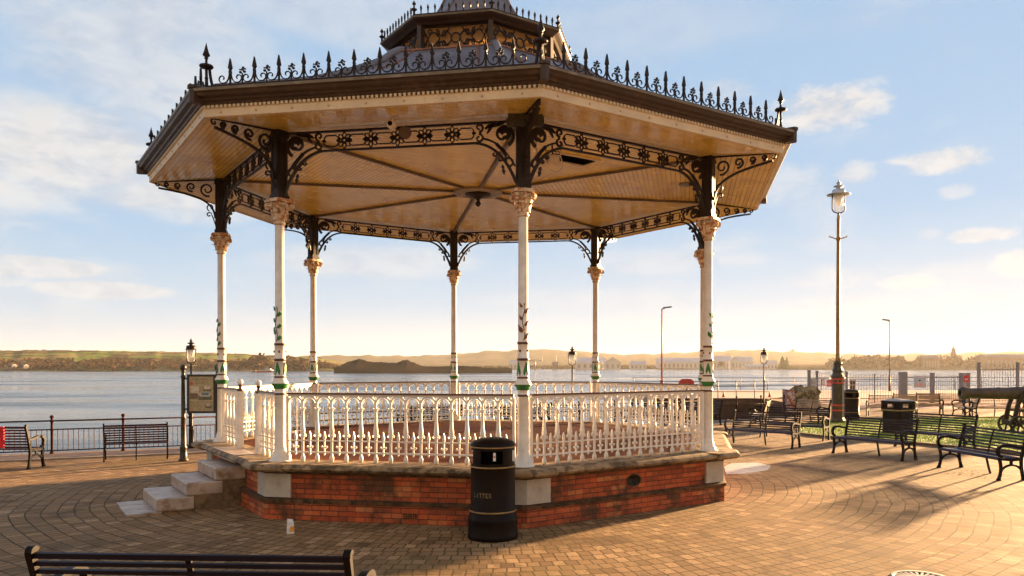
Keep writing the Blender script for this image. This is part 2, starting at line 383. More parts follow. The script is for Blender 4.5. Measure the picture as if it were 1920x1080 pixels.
# block paving laid in rings round the bandstand
BCX, BCY = -1.3313, 15.8642; PHI = radians(-122.7158)
def paving(name, cols, L=.15, H=.205):
    m, gg, b = newmat(name); ob = coords(gg)
    p = gg.vm('SUBTRACT', ob, (BCX, BCY, 0))
    p2 = gg.vm('ADD', p, gg.vm('SCALE', gg.vm('SUBTRACT', gg.n('ShaderNodeTexNoise').outputs[1], (.5, .5, .5)), None, 0.0))
    wob = gg.n('ShaderNodeTexNoise'); gg.set(wob.inputs['Vector'], ob); wob.inputs['Scale'].default_value = .55; wob.inputs['Detail'].default_value = 3
    p = gg.vm('ADD', p, gg.vm('SCALE', gg.vm('SUBTRACT', wob.outputs[1], (.5, .5, .5)), None, .22))
    s = gg.n('ShaderNodeSeparateXYZ'); gg.set(s.inputs[0], p); x, y = s.outputs[0], s.outputs[1]
    r = gg.m('SQRT', gg.m('ADD', gg.m('MULTIPLY', x, x), gg.m('MULTIPLY', y, y)))
    th = gg.m('ADD', gg.m('DIVIDE', gg.m('ARCTAN2', y, x), 2 * pi), .5)
    q = gg.m('DIVIDE', r, H); k = gg.m('FLOOR', q); fr = gg.m('FRACT', q)
    wn = gg.n('ShaderNodeTexWhiteNoise', noise_dimensions='1D'); gg.set(wn.inputs['W'], k)
    cnt = gg.m('ROUND', gg.m('DIVIDE', gg.m('MULTIPLY', gg.m('ADD', k, .5), 2 * pi * H), L))
    t = gg.m('ADD', gg.m('MULTIPLY', th, cnt), wn.outputs[0]); fk = gg.m('FLOOR', t); ft = gg.m('FRACT', t)
    dr = gg.m('MULTIPLY', gg.m('SUBTRACT', .5, gg.m('ABSOLUTE', gg.m('SUBTRACT', fr, .5))), H)
    dt = gg.m('MULTIPLY', gg.m('SUBTRACT', .5, gg.m('ABSOLUTE', gg.m('SUBTRACT', ft, .5))), L)
    d = gg.m('MINIMUM', dr, dt)
    d = gg.m('ADD', d, gg.m('MULTIPLY', gg.m('SUBTRACT', gg.noise(ob, 22, 4, .6), .5), .014))
    joint = gg.m('MAXIMUM', gg.mr(d, .003, .014, 1, 0), gg.mr(gg.m('ADD', dr, gg.m('MULTIPLY', gg.m('SUBTRACT', gg.noise(ob, 22, 4, .6), .5), .012)), .004, .015, 1, 0))
    cv = gg.n('ShaderNodeCombineXYZ'); gg.set(cv.inputs[0], k); gg.set(cv.inputs[1], fk)
    w2 = gg.n('ShaderNodeTexWhiteNoise', noise_dimensions='3D'); gg.set(w2.inputs['Vector'], cv.outputs[0])
    c = gg.ramp(w2.outputs[0], [(0, cols[0]), (.35, cols[1]), (.7, cols[2]), (1, cols[3])])
    c = gg.mix(gg.mr(gg.noise(ob, 26, 6, .75), .38, .62, 0, .6), c, tuple(v * .55 for v in cols[1][:3]) + (1,))
    c = gg.mix(gg.mr(gg.noise(ob, .45, 5, .65), .42, .68, 0, .6), c, cols[4])
    sandy = gg.mr(gg.noise(gg.vm('ADD', ob, (30, 7, 1)), .35, 6, .65), .50, .66)
    jc = gg.mix(gg.mr(gg.noise(ob, 1.1, 4, .6), .4, .6), (.045, .027, .012, 1), (.085, .065, .018, 1))
    c = gg.mix(gg.m('MULTIPLY', joint, gg.m('SUBTRACT', 1.0, gg.m('MULTIPLY', sandy, .6))), c, jc)
    c = gg.mix(gg.mr(gg.noise(ob, 5.5, 8, .75), .66, .74, 0, .6), c, (.05, .035, .02, 1))
    c = gg.mix(gg.mr(gg.noise(gg.vm('ADD', ob, (11, 4, 2)), .9, 7, .7), .54, .66, 0, .55), c, (.09, .055, .025, 1))
    vo = gg.n('ShaderNodeTexVoronoi'); gg.set(vo.inputs['Vector'], ob); vo.inputs['Scale'].default_value = 3.2; vo.inputs['Randomness'].default_value = 1
    c = gg.mix(gg.mr(vo.outputs['Distance'], .035, .06, .55, 0), c, (.03, .025, .02, 1))
    weed = gg.m('MULTIPLY', joint, gg.mr(gg.noise(gg.vm('ADD', ob, (3, 14, 5)), 1.6, 5, .7), .60, .68))
    c = gg.mix(weed, c, (.05, .075, .012, 1))
    gg.set(b.inputs['Base Color'], c); gg.set(b.inputs['Roughness'], gg.mr(gg.noise(ob, 3, 5, .6), .3, .7, .7, .95))
    b.inputs['Specular IOR Level'].default_value = .15
    h = gg.m('ADD', gg.m('MULTIPLY', joint, -.12), gg.m('ADD', gg.m('MULTIPLY', gg.noise(ob, 45, 4, .7), .7), gg.m('MULTIPLY', w2.outputs[0], .2)))
    bumpn(gg, b, h, .0045, .55)
    return m
Mt['pave'] = paving('block_paving', [(.20, .115, .055, 1), (.38, .235, .11, 1), (.33, .20, .10, 1), (.60, .39, .20, 1), (.25, .165, .07, 1)])

# ------------------------------------------------------------------ the setting: paving, quay, water, pier
def sheet(name, pts, z, m):
    mb = MB(); mb.add([(x, y, z) for x, y in pts], [tuple(range(len(pts)))], 0); return struct(mb.build(name, m))
EDGE = [(-46.0, 4.63), (-13.6, 19.55), (-9.0, 21.7), (6.76, 31.7), (10.55, 34.6), (13.4, 37.2), (14.6, 41.5), (15.2, 53.4)]   # line of the waterfront railing, then quay
def off(pts, d):
    r = []
    for i, p in enumerate(pts):
        a = pts[max(i - 1, 0)]; b = pts[min(i + 1, len(pts) - 1)]
        tx, ty = b[0] - a[0], b[1] - a[1]; L = math.hypot(tx, ty); r.append((p[0] - ty / L * d, p[1] + tx / L * d))
    return r
Q = off(EDGE, .35)
ground_pts = [(-46, -25)] + [(70, -25), (70, 53.4)] + list(reversed(Q))
sheet('paving', ground_pts, 0.0, Mt['pave'])
# quay wall dropping to the water
mb = MB()
for a, b in zip(Q[:-1], Q[1:]):
    mb.add([(a[0], a[1], -.001), (b[0], b[1], -.001), (b[0], b[1], -5), (a[0], a[1], -5)], [(0, 3, 2, 1)], 0)
struct(mb.build('quay_wall', Mt['moss']))
# edge path between the kerb line and the railing
Mt['path'] = mat('edge_path_setts', (.20, .13, .09), .8, sc=6, var=.3, bump=.01, bsc=40)
Mt['kerb'] = mat('kerb_stone', (.40, .30, .20), .8, sc=3, var=.25, bump=.006)
K0 = off(EDGE[:5], -1.35); K1 = off(EDGE[:5], -1.5)
mb = MB(); P0 = off(EDGE[:5], .34)
for i in range(4): mb.add([(*K0[i], .006), (*K0[i + 1], .006), (*P0[i + 1], .006), (*P0[i], .006)], [(0, 1, 2, 3)])
struct(mb.build('path', Mt['path']))
mb = MB()
for i in range(4):
    b = [Vector((*K1[i], 0)), Vector((*K1[i + 1], 0)), Vector((*K0[i + 1], 0)), Vector((*K0[i], 0))]
    mb.hexa(b, [p + Vector((0, 0, .035)) for p in b])
struct(mb.build('kerb', Mt['kerb']))

def watermat():
    m, gg, b = newmat('harbour_water'); ob = coords(gg)
    b.inputs['Base Color'].default_value = (.035, .055, .065, 1)
    pt_ = gg.noise(gg.vm('MULTIPLY', ob, (.25, 1.0, 1)), .035, 5, .6); gg.set(b.inputs['Roughness'], gg.mr(pt_, .42, .62, .05, .30)); b.inputs['IOR'].default_value = 1.33
    v = gg.vm('MULTIPLY', ob, (1, 1.6, 1))
    h = gg.m('ADD', gg.noise(v, .55, 6, .6), gg.m('MULTIPLY', gg.noise(v, .07, 4, .5), 2.5))
    h = gg.m('MULTIPLY', h, gg.mr(pt_, .40, .60, .45, 1.5))
    bumpn(gg, b, h, .20, .6)
    return m
Mt['water'] = watermat()
WZ = -3.4
mb = MB(); mb.add([(-9000, -200, WZ), (9000, -200, WZ), (9000, 12000, WZ), (-9000, 12000, WZ)], [(0, 1, 2, 3)])
struct(mb.build('water', Mt['water']))
Mt['pier'] = mat('pier_timber', (.085, .045, .022), .85, sc=2, var=.4, bump=.02)
Mt['deck'] = mat('pier_deck', (.36, .27, .22), .85, sc=1.2, var=.15)
mb = MB(); mb.box(7.6, 70, 53.6, 71.5, -.9, -.003, 1); 
for i in range(40): mb.box(7.8 + i * 1.55, 8.1 + i * 1.55, 53.55, 53.95, -5, -.1, 0)
mb.box(7.5, 70, 53.45, 53.6, -1.5, .03, 0)
struct(mb.build('pier', [Mt['pier'], Mt['deck']]))
Mt['pink'] = mat('pink_tarmac', (.40, .22, .18), .85, sc=.6, var=.2)
sheet('tarmac', [(16.5, 41), (40, 41), (45, 53.2), (16.2, 53.2)], .004, Mt['pink'])
# pale slab set in the paving
Mt['slab'] = mat('pale_slab', (.55, .54, .52), .6, sc=2, var=.15, col2=(.35, .3, .24), mixlo=.5, mixhi=.7)
ps = [gp(*q) for q in ((1358, 876), (1372, 869), (1420, 868), (1446, 874), (1440, 882), (1400, 889), (1362, 890))]
sheet('pale_ground_slab', [(p.x, p.y) for p in ps], .005, Mt['slab'])
# lawn
LN = [(8.30, 25.95), (8.72, 24.85), (9.6, 23.5), (10.77, 22.4), (11.3, 21.3), (12.1, 20.0), (12.9, 17.5), (21, 18), (24, 31), (19.2, 33.6), (15.2, 33.0), (11.6, 31.5), (9.7, 29.9)]
Mt['soil'] = mat('lawn_turf', (.16, .26, .015), .95, sc=3, var=.4)
sheet('lawn', LN, .03, Mt['soil'])
mb = MB(); cx_ = sum(p[0] for p in LN) / len(LN); cy_ = sum(p[1] for p in LN) / len(LN)
o_ = [(p[0] + (p[0] - cx_) / math.hypot(p[0] - cx_, p[1] - cy_) * .12, p[1] + (p[1] - cy_) / math.hypot(p[0] - cx_, p[1] - cy_) * .12) for p in LN]
for i in range(len(LN)):
    j = (i + 1) % len(LN); q = [Vector((*LN[i], 0)), Vector((*LN[j], 0)), Vector((*o_[j], 0)), Vector((*o_[i], 0))]
    mb.hexa(q, [p + Vector((0, 0, .07)) for p in q])
struct(mb.build('lawn_edging', Mt['stepside']))
def inpoly(x, y, P):
    r = False
    for i in range(len(P)):
        (x0, y0), (x1, y1) = P[i], P[i - 1]
        if (y0 > y) != (y1 > y) and x < (x1 - x0) * (y - y0) / (y1 - y0) + x0: r = not r
    return r
mb = MB(); Mt['grass'] = mat('grass_blades', (.33, .42, .02), .7, sc=1.5, var=.35)
n_ = 0
while n_ < 26000:
    x, y = random.uniform(8.2, 24), random.uniform(17.5, 33.6)
    if not inpoly(x, y, LN): continue
    a = random.uniform(0, pi); w = .012; h = random.uniform(.035, .075); dx, dy = cos(a) * w, sin(a) * w; lx, ly = random.uniform(-.03, .03), random.uniform(-.03, .03)
    mb.add([(x - dx, y - dy, .028), (x + dx, y + dy, .028), (x + lx, y + ly, .03 + h)], [(0, 1, 2)]); n_ += 1
stuff(mb.build('grass', Mt['grass']), 'short sunlit green grass covering the lawn behind the benches', 'grass')

# ------------------------------------------------------------------ THE BANDSTAND
BS = thing('bandstand', 'octagonal Victorian bandstand with ornate iron columns, brick base and spiked roof by the water', 'bandstand', (BCX, BCY, 0), PHI)
R_ = 4.8388; A8 = cos(pi / 8); FL = .82
mb = MB()
mb.oct([(5.128, -.02), (5.128, .245), (5.150, .25, 1), (5.165, .30, 1), (5.07, .315, 0), (5.07, .66, 1), (5.12, .67, 1), (5.13, .71, 1), (4.9, .71)], 0)
plinth = mb.build('brick_plinth', [Mt['brick'], Mt['moss']], BS)
# quoin stones wrapping the corners
def cornerpoly(R, L, inset):
    c, s = cos(pi / 8), sin(pi / 8)
    return [(R, 0), (R - L * s, L * c), (R - L * s - inset * c, L * c - inset * s), (R - inset / c, 0), (R - L * s - inset * c, -L * c + inset * s), (R - L * s, -L * c)]
def cprism(mb, R, L, z0, z1, inset, m=0, R2=None):
    a = cornerpoly(R, L, inset); b = cornerpoly(R2 or R, L, inset)
    # two convex halves
    for idx in ((0, 1, 2, 3), (0, 3, 4, 5)):
        mb.hexa([Vector((*a[i], z0)) for i in idx], [Vector((*b[i], z1)) for i in idx], m)
qm = MB(); cprism(qm, 5.112, .40, .325, .675, .12)
qme = qm.mesh('quoin_block', Mt['quoin'])
cm = MB(); pr = [(5.24, .705), (5.335, .722), (5.385, .752), (5.39, .79), (5.35, .822), (5.28, .8285)]
for (r0, z0), (r1, z1) in zip(pr[:-1], pr[1:]): cprism(cm, r0, .46 if z0 > .71 else .44, z0, z1, .5, 0, r1)
cme = cm.mesh('coping_block', Mt['coping'])
for k in range(8):
    inst('quoin_block', qme, BS, rz=k * pi / 4); inst('coping_block', cme, BS, rz=k * pi / 4)
mb = MB(); mb.oct([(5.10, .705), (5.19, .712), (5.29, .735), (5.325, .765), (5.30, .80), (5.24, .822), (4.60, .823), (4.60, .79)], 0)
mb.build('coping', Mt['coping'], BS)
mb = MB(); mb.oct([(4.62, .815), (0.001, .815)], 0); mb.build('floor', Mt['floor'], BS)
# steps on the side between corners 8 and 1
SA = radians(-22.5)
def side_M(i): return Matrix.Rotation(radians(22.5 + 45 * i), 4, 'Z')
st = [(4.70, 5.13, .44, .635), (4.70, 5.55, .235, .43), (4.70, 5.97, .03, .225)]
for (x0, x1, z0, z1) in st:
    mb = MB(); ch = .012
    # chamfered block
    b = [Vector((x0, -.66, z0)), Vector((x1 - ch, -.66, z0)), Vector((x1 - ch, .66, z0)), Vector((x0, .66, z0))]
    x0_ = x1 - .52
    lay = [(x1 - .01, .66, z0), (x1, .67, z0 + .02), (x1, .67, z1 - .02), (x1 - .015, .655, z1)]
    for (xa, ya, za), (xb, yb, zb) in zip(lay[:-1], lay[1:]):
        mb.hexa([Vector((x0_, -ya, za)), Vector((xa, -ya, za)), Vector((xa, ya, za)), Vector((x0_, ya, za))], [Vector((x0_, -yb, zb)), Vector((xb, -yb, zb)), Vector((xb, yb, zb)), Vector((x0_, yb, zb))])
    mb.build('step', Mt['steps'], BS, rz=SA)
mb = MB(); mb.hexa([Vector(p) for p in ((5.9, -.66, 0), (6.36, -.68, 0), (6.38, .62, 0), (5.9, .66, 0))], [Vector(p) for p in ((5.9, -.66, .028), (6.36, -.68, .028), (6.38, .62, .028), (5.9, .66, .028))])
mb.build('step', Mt['steps'], BS, rz=SA)
mb = MB(); mb.box(4.6, 5.06, -.655, .655, 0, .44); mb.box(4.6, 5.46, -.65, .65, 0, .234); mb.box(4.6, 5.9, -.645, .645, 0, .03)
mb.build('stair_base', Mt['stepside'], BS, rz=SA)
mb = MB(); mb.box(4.5, 4.86, -.72, .72, .70, .8265); mb.build('threshold', Mt['steps'], BS, rz=SA)
# vent grille and oval plaque
mb = MB(); 
mb.box(-.11, .11, -.012, .004, 0, .09, 0)
for i in range(6):
    for j in range(3): mb.box(-.095 + i * .034, -.075 + i * .034, -.0145, -.0122, .012 + j * .027, .026 + j * .027, 1)
M0 = side_M(0); px_ = 5.128 * A8
v = mb.build('vent_grille', [Mt['rust'], Mt['dark']], BS, rz=radians(22.5 + 90)); 
v.location = (M0 @ Vector((px_ + .006, 0.28, .07))); v.rotation_euler = (0, 0, radians(22.5 + 90))
mb = MB(); mb.lathe([(.001, 0), (.13, 0), (.145, .008), (.15, .0)], 28); 
Mt['plaque'] = mat('bronze_plaque', (.05, .042, .03), .45, metal=.5, var=.3, sc=12)
pl = mb.build('oval_plaque', Mt['plaque'], BS)
M1 = side_M(1); pl.location = M1 @ Vector((5.07 * A8 + .006, 0.02, .50)); pl.scale = (.62, 1, 1)
pl.rotation_euler = (Matrix.Rotation(radians(67.5), 3, 'Z') @ Matrix.Rotation(pi / 2, 3, 'Y')).to_euler()

# ---- columns
def leafpts(n=9):
    r = []
    for i in range(n): t = i / (n - 1); r.append((t, sin(pi * t ** .75) * (1 - .15 * t)))
    return r
def cyl_leaf(mb, r, a, z, w, h, lean=0, m=0, lift=.007):
    L = leafpts(); vs = []; n = len(L)
    for t, ww in L:
        for sgn in (-1, 0, 1):
            aa = a + (sgn * ww * w / 2 + lean * t * h) / r
            rr = r + (lift if sgn == 0 else .001); vs.append((rr * cos(aa), rr * sin(aa), z + t * h))
    fs = [(i * 3 + j, i * 3 + j + 1, (i + 1) * 3 + j + 1, (i + 1) * 3 + j) for i in range(n - 1) for j in range(2)]
    mb.add(vs, fs, m, True)
colm = MB()
# materials: 0 white 1 brown 2 green
prof = [(.165, .82, 0), (.165, .835, 0), (.135, .85, 0), (.13, .885, 0), (.105, .905, 0), (.102, .955, 0), (.088, .985, 0), (.080, 1.04, 0), (.078, 1.81, 1), (.083, 1.815, 1), (.083, 1.84, 0), (.078, 1.845, 0),
        (.078, 1.90, 2), (.094, 1.912, 2), (.098, 1.935, 2), (.122, 1.968, 2), (.124, 1.98, 0), (.120, 1.995, 0), (.088, 2.045, 0), (.082, 2.065, 1), (.088, 2.07, 1), (.088, 2.09, 0), (.079, 2.10, 0),
        (.078, 2.315, 1), (.086, 2.32, 1), (.088, 2.335, 1), (.086, 2.35, 0), (.077, 2.355, 0), (.076, 2.545, 1), (.084, 2.55, 1), (.085, 2.565, 1), (.083, 2.58, 0), (.072, 2.59, 0), (.066, 4.34, 0)]
colm.lathe(prof, 22)
for j in range(8):
    a = 2 * pi * j / 8
    cyl_leaf(colm, .079, a, 2.105, .045, .19, .15 * (-1) ** j, 2, .012)
for j in range(4):
    a = 2 * pi * (j + .5) / 4; colm.ball((.078 * cos(a), .078 * sin(a), 2.455), .019, 8, 5, 1)
colme = colm.mesh('column', [Mt['white'], Mt['brown'], Mt['green']])
cap = MB()
cap.lathe([(.066, 4.33), (.082, 4.34), (.086, 4.37), (.074, 4.385), (.072, 4.40), (.082, 4.47), (.098, 4.56), (.125, 4.63), (.135, 4.655), (.09, 4.66)], 18)
for j in range(8):       # two tiers of acanthus
    a = 2 * pi * j / 8
    for (z, r, h, o) in ((4.40, .085, .13, 0), (4.48, .10, .14, pi / 8)):
        q = a + o; er, et = Vector((cos(q), sin(q), 0)), Vector((-sin(q), cos(q), 0)); vs = []
        for t, wd in ((0, .030), (.35, .042), (.7, .036), (.92, .024), (.98, .012)):
            rr = r + .012 + .05 * t ** 3 + (0 if t < .95 else .015)
            for sg in (-1, 0, 1): vs.append(er * (rr + (.010 if sg == 0 else 0)) + et * sg * wd + Vector((0, 0, z + h * min(t, .95) - (0.02 if t > .95 else 0))))
        cap.add(vs, [(i * 3 + k, i * 3 + k + 1, (i + 1) * 3 + k + 1, (i + 1) * 3 + k) for i in range(4) for k in range(2)], 0, True)
for j in range(8):       # volutes at the corners and faces
    a = 2 * pi * j / 8 + pi / 4; big = 1 if j % 2 == 0 else .6
    er, et = Vector((cos(a), sin(a), 0)), Vector((-sin(a), cos(a), 0))
    sp = spiral(.165 * (1 if big == 1 else .88), 4.60, .052 * big, .010, pi * .9, -pi * 2.4, 14)
    f = lambda A, B, C, er=er, et=et: er * A + et * C + Vector((0, 0, B))
    cap.ribbon(sp, [.026 * big * (1 - .5 * i / 14) for i in range(15)], .06 * big, f)
    cap.ball(tuple(er * .165 + Vector((0, 0, 4.60))), .018, 6, 4)
    cap.ball(tuple(er * .135 + Vector((0, 0, 4.655))), .024, 6, 4)
ab = [(.215 * cos(2 * pi * j / 8 + (pi / 8 if 0 else 0)) * (1 if j % 2 else .78), .215 * sin(2 * pi * j / 8) * (1 if j % 2 else .78)) for j in range(8)]
cap.prism(ab, 4.665, 4.69); cap.prism([(x * .9, y * .9) for x, y in ab], 4.69, 4.715)
capme = cap.mesh('capital', Mt['cap'])
post = MB()
post.box(-.085, .085, -.085, .085, 4.712, 5.735); post.box(-.10, .10, -.10, .10, 4.716, 4.78); post.box(-.10, .10, -.10, .10, 5.62, 5.68)
for z0, z1 in ((4.83, 5.58),):
    for s_ in (-1, 1): post.box(s_ * .055 - .012, s_ * .055 + .012, -.092, .092, z0, z1); post.box(-.092, .092, s_ * .055 - .012, s_ * .055 + .012, z0 + .004, z1 - .004)
postme = post.mesh('post', Mt['iron'])
# outward cantilever scroll bracket, in the plane of the corner radius
br = MB(); f = lambda A, B, C: (A, C, B)
top = [(.09, 5.715), (1.10, 5.635)]
br.ribbon(top, .022, .035, f)
low = bez((.10, 5.0), (.12, 5.36), (.50, 5.43), (1.08, 5.52), 14); br.ribbon(low, .034, .035, f)
for (x, y, r, sg) in ((.24, 5.53, .13, 1), (.52, 5.565, .085, 1), (.75, 5.575, .06, 1), (.94, 5.585, .045, 1)):
    br.ribbon(spiral(x, y, r, r * .25, -pi * .6, pi * 2.1, 20), [.032 * (1 - .3 * i / 20) for i in range(21)], .03, f)
br.ribbon(spiral(1.09, 5.585, .045, .015, pi * .3, -pi * 1.3, 10), .018, .026, f)
br.ribbon(spiral(.18, 5.20, .075, .02, -pi * .4, pi * 1.5, 14), .018, .026, f)
br.ribbon(spiral(.21, 5.06, .05, .015, pi * .9, -pi * .9, 12), .018, .026, f)
br.ribbon(bez((.10, 4.88), (.13, 4.98), (.14, 5.02), (.165, 5.06), 6), .018, .026, f)
brme = br.mesh('cantilever_bracket', Mt['iron'])

def vine(kind, a0):
    mb = MB(); r = .0735; pts = []
    for i in range(12):
        t = i / 11; a = a0 + .25 * sin(t * 9); pts.append(((r + .002) * cos(a), (r + .002) * sin(a), 2.60 + .52 * t))
    mb.tube(pts, .006, 5, 1)
    for i in range(6):
        z = 2.62 + i * .088; sgn = (-1) ** i; s_ = (1.0 - .07 * i) * (.8, 1.1, .9)[i % 3]
        cyl_leaf(mb, r, a0 + .35 * sgn, z, .085 * s_, .11 * s_, .5 * sgn, 0, .018)
    return mb.build('ivy_relief', [Mt['green' if kind == 0 else 'rust'], Mt['brown']])
for k in range(8):
    c = inst('column', colme, BS, (R_ * cos(k * pi / 4), R_ * sin(k * pi / 4), 0), k * pi / 4)
    inst('capital', capme, c)
    inst('post', postme, BS, (R_ * cos(k * pi / 4), R_ * sin(k * pi / 4), 0), k * pi / 4)
    inst('cantilever_bracket', brme, BS, (R_ * cos(k * pi / 4), R_ * sin(k * pi / 4), 0), k * pi / 4)
    wpos = Matrix.Rotation(PHI, 3, 'Z') @ Vector(c.location) + Vector((BCX, BCY, 0))
    tocam = atan2(-wpos.y, -wpos.x)
    dev = {0: -.75, 1: .1, 2: 1.15, 7: -1.25}.get(k, None)
    if dev is not None:
        vv = vine(1 if k == 1 else 0, tocam + dev - PHI - k * pi / 4); vv.parent = c

# ---- frieze and in-plane brackets for one side (s along the side, z up)
fz = MB(); X0 = R_ * A8; f = lambda A, B, C: (X0 + C, A, B)
HS = R_ * sin(pi / 8) - .085
ZT, ZB = 5.685, 5.405
fz.ribbon([(-HS, ZT), (HS, ZT)], .026, .05, f); fz.ribbon([(-1.16, ZB), (1.16, ZB)], .026, .04, f)
zc = (ZT + ZB) / 2
for i in range(5):
    c = (i - 2) * .41
    fz.ribbon(spiral(c, zc, .030, .030, 0, 2 * pi, 10), .018, .03, f)
    for j in range(8):
        a = j * pi / 4; pet = []
        for q in range(9):
            t = q / 8; w = sin(pi * t) * .028; d_ = .035 + .085 * (t if t < .5 else 1 - t) * 2
            ww = w if t <= .5 else -w
            pet.append((c + d_ * cos(a) - (.028 * sin(2 * pi * t)) * sin(a), zc + d_ * sin(a) + (.028 * sin(2 * pi * t)) * cos(a)))
        fz.ribbon(pet, .013, .022, f)
    for s_ in (-1, 1):
        fz.ribbon([(c, zc + s_ * .11), (c, zc + s_ * .14)], .03, .03, f)
for i in range(6):
    c = (i - 2.5) * .41; h = .078; L = .125 if 0 < i < 5 else .11
    fz.ribbon([(c - L, zc), (c - L, zc + h * .55), (c - L + .035, zc + h), (c + L - .035, zc + h), (c + L, zc + h * .55), (c + L, zc), (c + L, zc - h * .55), (c + L - .035, zc - h), (c - L + .035, zc - h), (c - L, zc - h * .55), (c - L, zc)], .015, .024, f)
    fz.ribbon([(c - L - .03, zc), (c - L + .022, zc)], .03, .024, f); fz.ribbon([(c + L - .022, zc), (c + L + .03, zc)], .03, .024, f)
for s_ in (-1, 1):
    F2 = lambda A, B, C, s_=s_: (X0 + C, s_ * A, B)
    w3 = lambda n, a, b: [a + (b - a) * i / n for i in range(n + 1)]
    # scroll pair closing the frieze
    fz.ribbon(spiral(1.215, zc + .075, .065, .018, -pi * .5, pi * 1.6, 14), w3(14, .03, .022), .028, F2)
    fz.ribbon(spiral(1.215, zc - .075, .065, .018, pi * .5, -pi * 1.6, 14), w3(14, .03, .022), .028, F2)
    # lower curve
    lowc = bez((1.16, ZB), (1.42, 5.37), (1.60, 5.20), (HS - .01, 4.82), 16); fz.ribbon(lowc, w3(16, .03, .046), .04, F2)
    inn = bez((1.28, 5.46), (1.48, 5.42), (1.60, 5.28), (HS - .03, 5.06), 12); fz.ribbon(inn, .026, .03, F2)
    # great comma scroll
    fz.ribbon(spiral(HS - .20, 5.50, .165, .055, -pi * .35, pi * 1.55, 26), w3(26, .05, .03), .03, F2)
    fz.ribbon(spiral(HS - .17, 5.50, .08, .03, pi * .9, -pi * .8, 14), w3(14, .085, .05), .03, F2)
    fz.ribbon(bez((HS - .30, 5.38), (HS - .22, 5.30), (HS - .14, 5.22), (HS - .16, 5.12), 8), w3(8, .05, .026), .03, F2)
    # leaf running up to the top bar
    fz.ribbon(bez((1.30, 5.60), (1.38, 5.67), (1.46, 5.62), (1.58, 5.67), 8), [.02, .04, .055, .05, .055, .045, .04, .03, .02], .024, F2)
    fz.ribbon(bez((1.33, 5.53), (1.38, 5.60), (1.40, 5.63), (1.42, 5.66), 6), [.012, .03, .04, .035, .03, .02, .01], .024, F2)
    # trefoil and drop under
    for (x, z, r) in ((1.44, 5.235, .04), (1.52, 5.16, .035)):
        fz.ribbon(spiral(x, z, r, r * .3, pi * .5, -pi * 1.5, 10), .024, .026, F2)
    fz.ribbon(spiral(HS - .12, 5.10, .085, .03, pi * .9, -pi * .9, 14), w3(14, .032, .024), .026, F2)
    fz.ribbon(bez((1.555, 5.08), (1.57, 5.02), (1.57, 4.99), (1.58, 4.94), 5), [.012, .045, .02, .05, .03, .008], .03, F2)
    fz.ribbon(bez((HS, 4.79), (HS - .05, 4.88), (HS - .06, 4.95), (HS - .10, 5.02), 6), .02, .03, F2)
fzme = fz.mesh('frieze', Mt['iron'])
for i in range(8): inst('frieze', fzme, BS, rz=radians(22.5 + 45 * i))

# ---- balustrade
bal = MB()      # one cast baluster, foot on the coping, at s = 0
z0 = .82
bal.lathe([(r * .86, z) for r, z in [(.020, .002), (.036, .015), (.040, .055), (.034, .085), (.018, .12), (.022, .15), (.024, .33), (.028, .355), (.042, .38), (.032, .40), (.040, .43), (.044, .46), (.034, .53), (.027, .62), (.024, .74), (.026, .755), (.036, .765), (.036, .785), (.026, .80), (.016, .83), (.026, .87), (.016, .91), (.006, .96)]], 8, (X0, 0, z0))
fb = lambda A, B, C: (X0 + C, A, z0 + B)
for s_ in (-1, 1):
    bal.ribbon([(s_ * .018, .43), (s_ * .05, .40), (s_ * .045, .375)], .012, .03, fb)
    bal.ribbon([(s_ * .015, .77), (s_ * .04, .80), (s_ * .05, .79)], .012, .03, fb)
balme = bal.mesh('baluster', Mt['white'])
pk = lambda mb, s: (mb.ribbon([(s, .14), (s, .34)], .024, .02, fb), mb.ribbon([(s, .32), (s, .36), (s, .40), (s, .455)], [.022, .044, .032, .004], .022, fb),
                    mb.ribbon([(s - .045, .235), (s - .03, .215), (s, .225), (s + .03, .215), (s + .045, .235)], .024, .02, fb), mb.ribbon([(s, .145), (s, .12), (s, .10)], [.02, .03, .004], .018, fb))
def panel(sa, sb, n, ends=(True, True), name='railing_panel'):
    """balustrade from s=sa to s=sb with n bays"""
    mb = MB(); d = (sb - sa) / n
    mb.ribbon([(sa, .145), (sb, .145)], .022, .030, fb); mb.ribbon([(sa, .315), (sb, .315)], .018, .026, fb)
    mb.ribbon([(sa, .985), (sb, .985)], .03, .04, fb)
    mb.ribbon([(sa, 1.0125), (sb, 1.0125)], .022, .085, fb, 1)
    for i in range(n):
        s = sa + (i + .5) * d; pk(mb, s)
        R = d * .5 - .004
        mb.ribbon(spiral(s, .86, R, R, 0, pi, 12), .024, .028, fb)
        mb.ribbon(spiral(s, .86, R * .72, R * .72, .2, pi - .2, 8), .009, .018, fb)
    for i in range(1, n):      # crossing arches between the bays
        s = sa + i * d; R = d * .5 - .004
        mb.ribbon(bez((s - .05, .975), (s - .04, .92), (s - .012, .90), (s, .85), 6), .014, .024, fb)
        mb.ribbon(bez((s + .05, .975), (s + .04, .92), (s + .012, .90), (s, .85), 6), .014, .024, fb)
    for s, e in ((sa, ends[0]), (sb, ends[1])):
        if e: mb.box(X0 - .022, X0 + .022, s - .02, s + .02, z0 + .0, z0 + .97); mb.box(X0 - .03, X0 + .03, s - .028, s + .028, z0 - .0, z0 + .10)
    p = mb.build(name, [Mt['white'], Mt['brown']], BS)
    return p, [sa + i * d for i in range(1, n)]
proto = None
for i in range(7):
    if proto is None: p, ss = panel(-1.72, 1.72, 15); proto = (p, ss)
    else: p = inst('railing_panel', proto[0].data, BS); ss = proto[1]
    p.rotation_euler = (0, 0, radians(22.5 + 45 * i))
    for s in ss: inst('baluster', balme, p, (0, s, 0))
